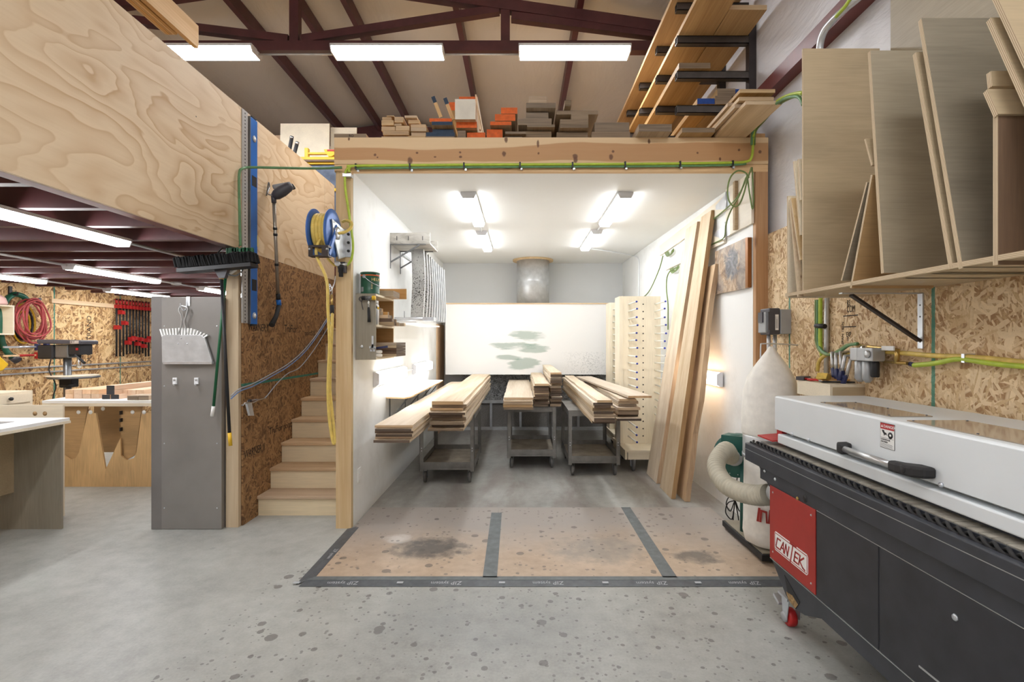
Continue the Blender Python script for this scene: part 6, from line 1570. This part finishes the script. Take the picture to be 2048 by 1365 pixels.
# ledge with tools
t=thing('wall_ledge','small plywood ledge box with hand tools on the right wall','shelf',(1.97,3.2,1.3))
MB().box(1.87,2.079,3.02,3.38,1.295,1.312).build('ledge_top',M['birch'],t)
MB().box(1.87,1.885,3.02,3.38,1.22,1.295).build('ledge_front',M['birch'],t)
MB().box(1.885,2.079,3.02,3.035,1.22,1.295).build('ledge_end',M['shopply'],t)
tag(MB().obox((1.93,3.18,1.345),(.045,.05,-.012),(-.02,.02,.0),(.006,0,.018)).build('rubber_block',M['sponge']),'yellow rubber cleaning block lying on the tool ledge','block')
for i,(x,y,lab) in enumerate(((1.905,3.3,'red handled cutters on the tool ledge, left pair'),(1.915,3.2,'red handled pliers on the tool ledge under the yellow block'))):
    t=thing('pliers',lab,'pliers',(x,y,1.32))
    for s in (-1,1): MB().tube(crs([(x-.03,y+.07+s*.015,1.322),(x-.01,y+.03+s*.012,1.324),(x,y,1.322)],5),.007,8).build('handle',M['red'],t)
    MB().tube([(x,y,1.322),(x+.01,y-.05,1.321)],[.010,.003],8).build('jaws',M['zinc'],t)
tag(MB().obox((1.9,3.36,1.326),(.04,.03,0),(-.015,.02,0),(0,0,.012)).build('staple_remover',M['plasticdark']),'dark grip tool at the far left of the tool ledge','tool')
for k in range(3): tag(MB().obox((1.98+.02*k,3.12+.05*k,1.319+.008*k),(.09,-.02+.02*k,0),(.004,.012,0),(0,0,.004)).build('wood_stick',M['goldwood'] if k else M['black']),'thin stick on the tool ledge, %s from the bottom'%ORD[k],'stick')
# ------------------------------------------------------------------ cantilever lumber rack above the booth
AR=((4.64,'top'),(4.34,'second'),(4.02,'third'),(3.71,'bottom'))
for i,Y in enumerate((4.55,5.22,5.95,6.65)):
    t=thing('lumber_rack','dark steel cantilever rack upright on the right wall, %s from the front'%ORD[i],'rack',(2.09,Y,3.28),'cantilever lumber rack uprights')
    MB().box(2.065,2.13,Y-.035,Y+.035,3.28,4.72 if i else 4.46).build('post',M['blacksteel'],t)
    for z,nm in AR:
        m=MB(); x0,x1=1.415,2.065; zt=z; hb=.068; w_=.06; th=.005
        m.box(x0,x1,Y-w_/2,Y-w_/2+th,zt-hb,zt).box(x0,x1,Y+w_/2-th,Y+w_/2,zt-hb,zt).box(x0,x1,Y-w_/2,Y+w_/2,zt-hb,zt-hb+th).box(x0,x1,Y-w_/2,Y+w_/2,zt-th,zt).box(x0+.03,x1,Y-w_/2+th,Y+w_/2-th,zt-hb+th,zt-th)
        m.build('arm',M['rackmetal'],t)
gr='boards on the cantilever rack'
RK=wood('rack_board',S(198,166,120),S(156,122,80),'X',rough=.65); RKL=wood('rack_board_light',S(222,194,152),S(188,154,110),'X')
def rb(x0,x1,y0,y1,z,th,mats,lab,grp=gr):
    return tag(board('rack_board',y1-y0,x1-x0,th,mxyz((x0+x1)/2,(y0+y1)/2,z+th/2+.001,(0,1,0),(-1,0,0)),mats,rough=.003,seg=6),lab,'board',grp)
rb(1.425,1.735,3.95,7.1,4.34,.04,(RK,M['endgrey']),'wide golden board on the second rack level, left one of two')
rb(1.745,2.055,4.17,7.3,4.34,.04,(RK,M['endlight']),'wide golden board on the second rack level, right one of two')
rb(1.36,1.66,3.6,7.2,4.64,.04,(RK,M['endlight']),'board on the top rack level, its left edge showing beyond the level below')
rb(1.68,1.98,3.6,7.2,4.64,.04,(RK,M['endlight']),'board on the top rack level, hidden behind the level below')
rb(1.42,1.70,4.48,6.9,4.02,.05,(RK,M['endgrey']),'single golden board with grey end on the third rack level')
rb(1.50,1.68,5.1,7.1,4.02,.03,(RKL,M['endlight'])if False else (RKL,M['endlight']),'x') if False else None
rb(1.42,1.58,5.4,7.1,3.71,.03,(RKL,M['endlight']),'light board on the bottom rack level, rear left one')
rb(1.552,1.72,4.46,6.4,3.71,.05,(RK,M['endroyal']),'board with bright blue end on the bottom rack level')if False else rb(1.592,1.745,4.50,6.6,3.71,.05,(RK,M['endroyal']),'board with bright blue end on the bottom rack level')
rb(1.75,1.90,4.50,6.7,3.71,.075,(RK,M['endgrey']),'thick grey ended board right of the blue ended one on the rack')
rb(1.78,1.94,4.52,6.7,3.79,.07,(RK,M['endgrey']),'grey ended board lying on the thick one on the bottom rack level')
rb(1.945,2.055,4.55,6.2,3.71,.10,(RK,M['endlight']),'plain board next to the wall on the bottom rack level')
rb(1.945,2.06,4.56,6.2,3.815,.06,(RK,M['endroyal']),'blue ended board next to the rack upright, on top of a plain board')
# boards on the deck right
ys=[3.66,3.66,3.70,3.74,3.78]; 
for i in range(5):
    y0=[3.62,3.74,3.70,3.86,3.72][i]; x0=[1.63,1.60,1.615,1.60,1.63][i]; w_=[.262,.25,.262,.255,.262][i]
    rb(x0,x0+w_,y0,6.9,3.287+.034*i,.027,(RKL if i<4 else RK,M['endlight']),'light board projecting over the beam at right, %s'%('bottom one','second from bottom','middle one','second from top','topmost')[i]+' of five','boards projecting over the beam at right')
rb(1.325,1.595,4.1,7.0,3.287,.038,(RK,M['endgrey']),'dark golden board on the booth deck left of the projecting boards')
rb(1.335,1.585,4.45,7.0,3.327,.036,(RK,M['endgrey']),'golden board on top of the one left of the projecting boards')
o=board('short_block',.5,.27,.06,mxyz(1.10,4.33,3.286+.031,(0,1,0),(-1,0,0)),(M['oakd'],M['endgrey'])); tag(o,'grey ended block on the beam below the rack arms','board')
tag(MB().box(1.93,2.06,4.21,4.35,3.286,3.325).build('short_block',M['fir']),'short reddish block at the right end of the beam','board')
# ------------------------------------------------------------------ lumber along the beam top
ZB=3.2855
def db(px0,px1,py0,py1,Y,L,mats,lab,grp,roll=0,cat='board'):
    Yp=4.26 if Y<4.36 else Y
    a=P(px0,py1,Yp); b=P(px1,py0,Yp); w_=b.x-a.x; h=b.z-a.z
    bot=ZB if py1>275 else a.z
    h=b.z-bot; zc=(b.z+bot)/2+.001
    ey=Vector((-math.cos(roll),0,-math.sin(roll)))
    o=board('timber_piece',L,w_,h-.007,mxyz((a.x+b.x)/2,Y+L/2,zc,(0,1,0),ey),mats)
    return tag(o,lab,cat,grp)
g1='light sticks stacked on the beam at left'
rows=[(772,808,264,276),(766,815,263,272) ]
def seq(x0,x1,y0,y1,n,m): pass
LG=(M['pine'],M['endlight']); Y0=4.24
pieces=[ # px0,px1,py0,py1,Y
 (762,820,271.5,277.5),(766,818,262,271.5),(762,790,252,262),(791,819,251,262),(763,788,241,252),(789,807,241.5,246.5),(788,803,246.5,252),(763,782,232,241),(772,787,229,232.5),(788,806,232,241)]
for i,(a,b,c_,d) in enumerate(pieces):
    db(a+.3,b-.3,c_,d,Y0+random.uniform(0,.04),1.8,LG,'light stick in the leftmost stack on the beam, piece %s counting up'%ORD[i],g1)
pieces=[(816,851,271.5,277.5),(821,851,263,271.5),(821,853,254,263),(820,851,246,254),(815,838,237,246),(809,834,231,237)]
for i,(a,b,c_,d) in enumerate(pieces):
    db(a+.3,b-.3,c_,d,Y0+random.uniform(0,.05),1.7,LG,'light stick in the second stack on the beam, piece %s counting up'%ORD[i],g1)
g2='painted end boards on the beam'
OR=(M['oakd'],M['endorange']); BL=(M['oakd'],M['endblue']); GY=(M['oakd'],M['endgrey']); WH=(M['pine'],M['endwhite'])
for i,(a,b,c_,d,mt_,lab) in enumerate((
 (851,909,272,277.5,GY,'thin grey board at the foot of the blue ended boards'),
 (850,909,261,271.5,BL,'blue ended board, lowest of three'),(862,906,252,260.5,BL,'blue ended board, middle of three'),(863,905,242.5,251.5,BL,'blue ended board, top of three'),
 (857,903,233,242,OR,'orange ended board lying on the three blue ended boards'),
 (932,970,258.5,279,OR,'orange ended board lying low left of centre'),(912,954,243,257,OR,'orange ended board under the thick white topped timber'),
 (914,931,257.5,279,GY,'dark block below the orange ended board'),
 (972,1005,252,279,OR,'orange ended board, lowest of the stepped orange pile'),(980,1023,242.5,251.5,OR,'orange ended board, second of the stepped orange pile'),
 (989,1031,224.5,240,OR,'orange ended board, third of the stepped orange pile'),(1001,1035,208,222.5,OR,'orange ended board on top of the stepped orange pile'),
 (1010,1052,262.5,269,GY,'thin grey board at the foot of the central timbers'),(1008,1045,270,279,GY,'thinner grey board under the thin one'),
 (1046,1104,256,279,GY,'wide marked timber below the central stack'),(1054,1110,248.5,255.5,GY,'dark wide timber in the central stack'),
 (1036,1104,233,248,GY,'wide pale timber in the central stack'),(1052,1098,217.5,232,GY,'brown timber in the upper central stack'),(1052,1112,205,217,GY,'wide knotty timber near the top of the central stack'),
 (1058,1094,189,204,(M['oak'],M['endlight']),'pale timber on the very top of the central stack'),
 (1114,1178,258,279,GY,'grey block low in the stack right of centre'),(1120,1177,238,257,GY,'rounded grey timber in the stack right of centre'),(1143,1178,224,238,GY,'small grey timber in the stack right of centre'),
 (1113,1199,214,224,GY,'wide grey timber across the stack right of centre'),(1129,1143,200,213.5,GY,'small upright block on the stack right of centre'),
 (1184,1262,260,279,GY,'grey board, lower of two at the right end'),(1191,1262,238,259,GY,'thick brown board, upper of two at the right end'))):
    db(a+.4,b-.4,c_+.2,d-.2,4.26+(.03*(i%3)),1.4,mt_,lab+' on the beam' if 'beam' not in lab else lab,g2)
# leaning pieces
o=board('timber_piece',1.3,.17,.165,mxyz(*(P(931,222,4.22)+Vector((0,.62,.04))),(0,1,.06),(-1,0,0)),WH); tag(o,'thick pale timber with white end tilted among the orange ended boards','board',g2)
db(918,955,193,208,4.7,1.2,OR,'orange ended board standing highest behind the thick white ended timber',g2)
db(898,918,204,222,4.6,1.2,OR,'orange ended board half hidden left of the white ended timber',g2)
for i,(x0,y0,x1,y1) in enumerate(((866,194,882,235),(890,197,906,240))):
    a=P(x0,y0,4.28); b=P(x1,y1,4.34); 
    o=board('thin_stick',(a-b).length,.03,.03,mxyz(*((a+b)/2),(b-a),(0,1,0)),(M['pine'],M['endblue'])); tag(o,'thin stick with blue tip leaning up from the beam pile, %s one'%('left' if i==0 else 'right'),'stick')
    board('painted_tip',.05,.0315,.0315,mxyz(*(a+(a-b).normalized()*-.023),(b-a),(0,1,0)),(M['endblue'],M['endblue']),o)
o=board('thin_stick',.30,.04,.012,mxyz(*P(956,226,4.3),(.12,0,-1),(0,1,0)),(M['pine'],M['endlight'])); tag(o,'thin pale stick leaning beside the white ended timber','stick')
o=board('marked_board',.9,.27,.04,mxyz(P(701,0,4.23).x,4.67,3.286+.021,(0,1,0),(-1,0,0)),(M['oakd'],M['endgrey'])); tag(o,'grey board with handwritten letters at the left end of the beam','board')
text('lettering','RO',mxyz(P(696,0,4.2).x,4.2185,3.308,(1,0,0),(0,0,1)),.03,M['inkdark'],o,.0004)
text('lettering','R2',mxyz(P(1083,0,4.2).x,4.2585,3.312,(1,0,0),(0,0,1)),.03,M['inkdark'],bpy.data.objects['booth_deck'],.0004) if False else None
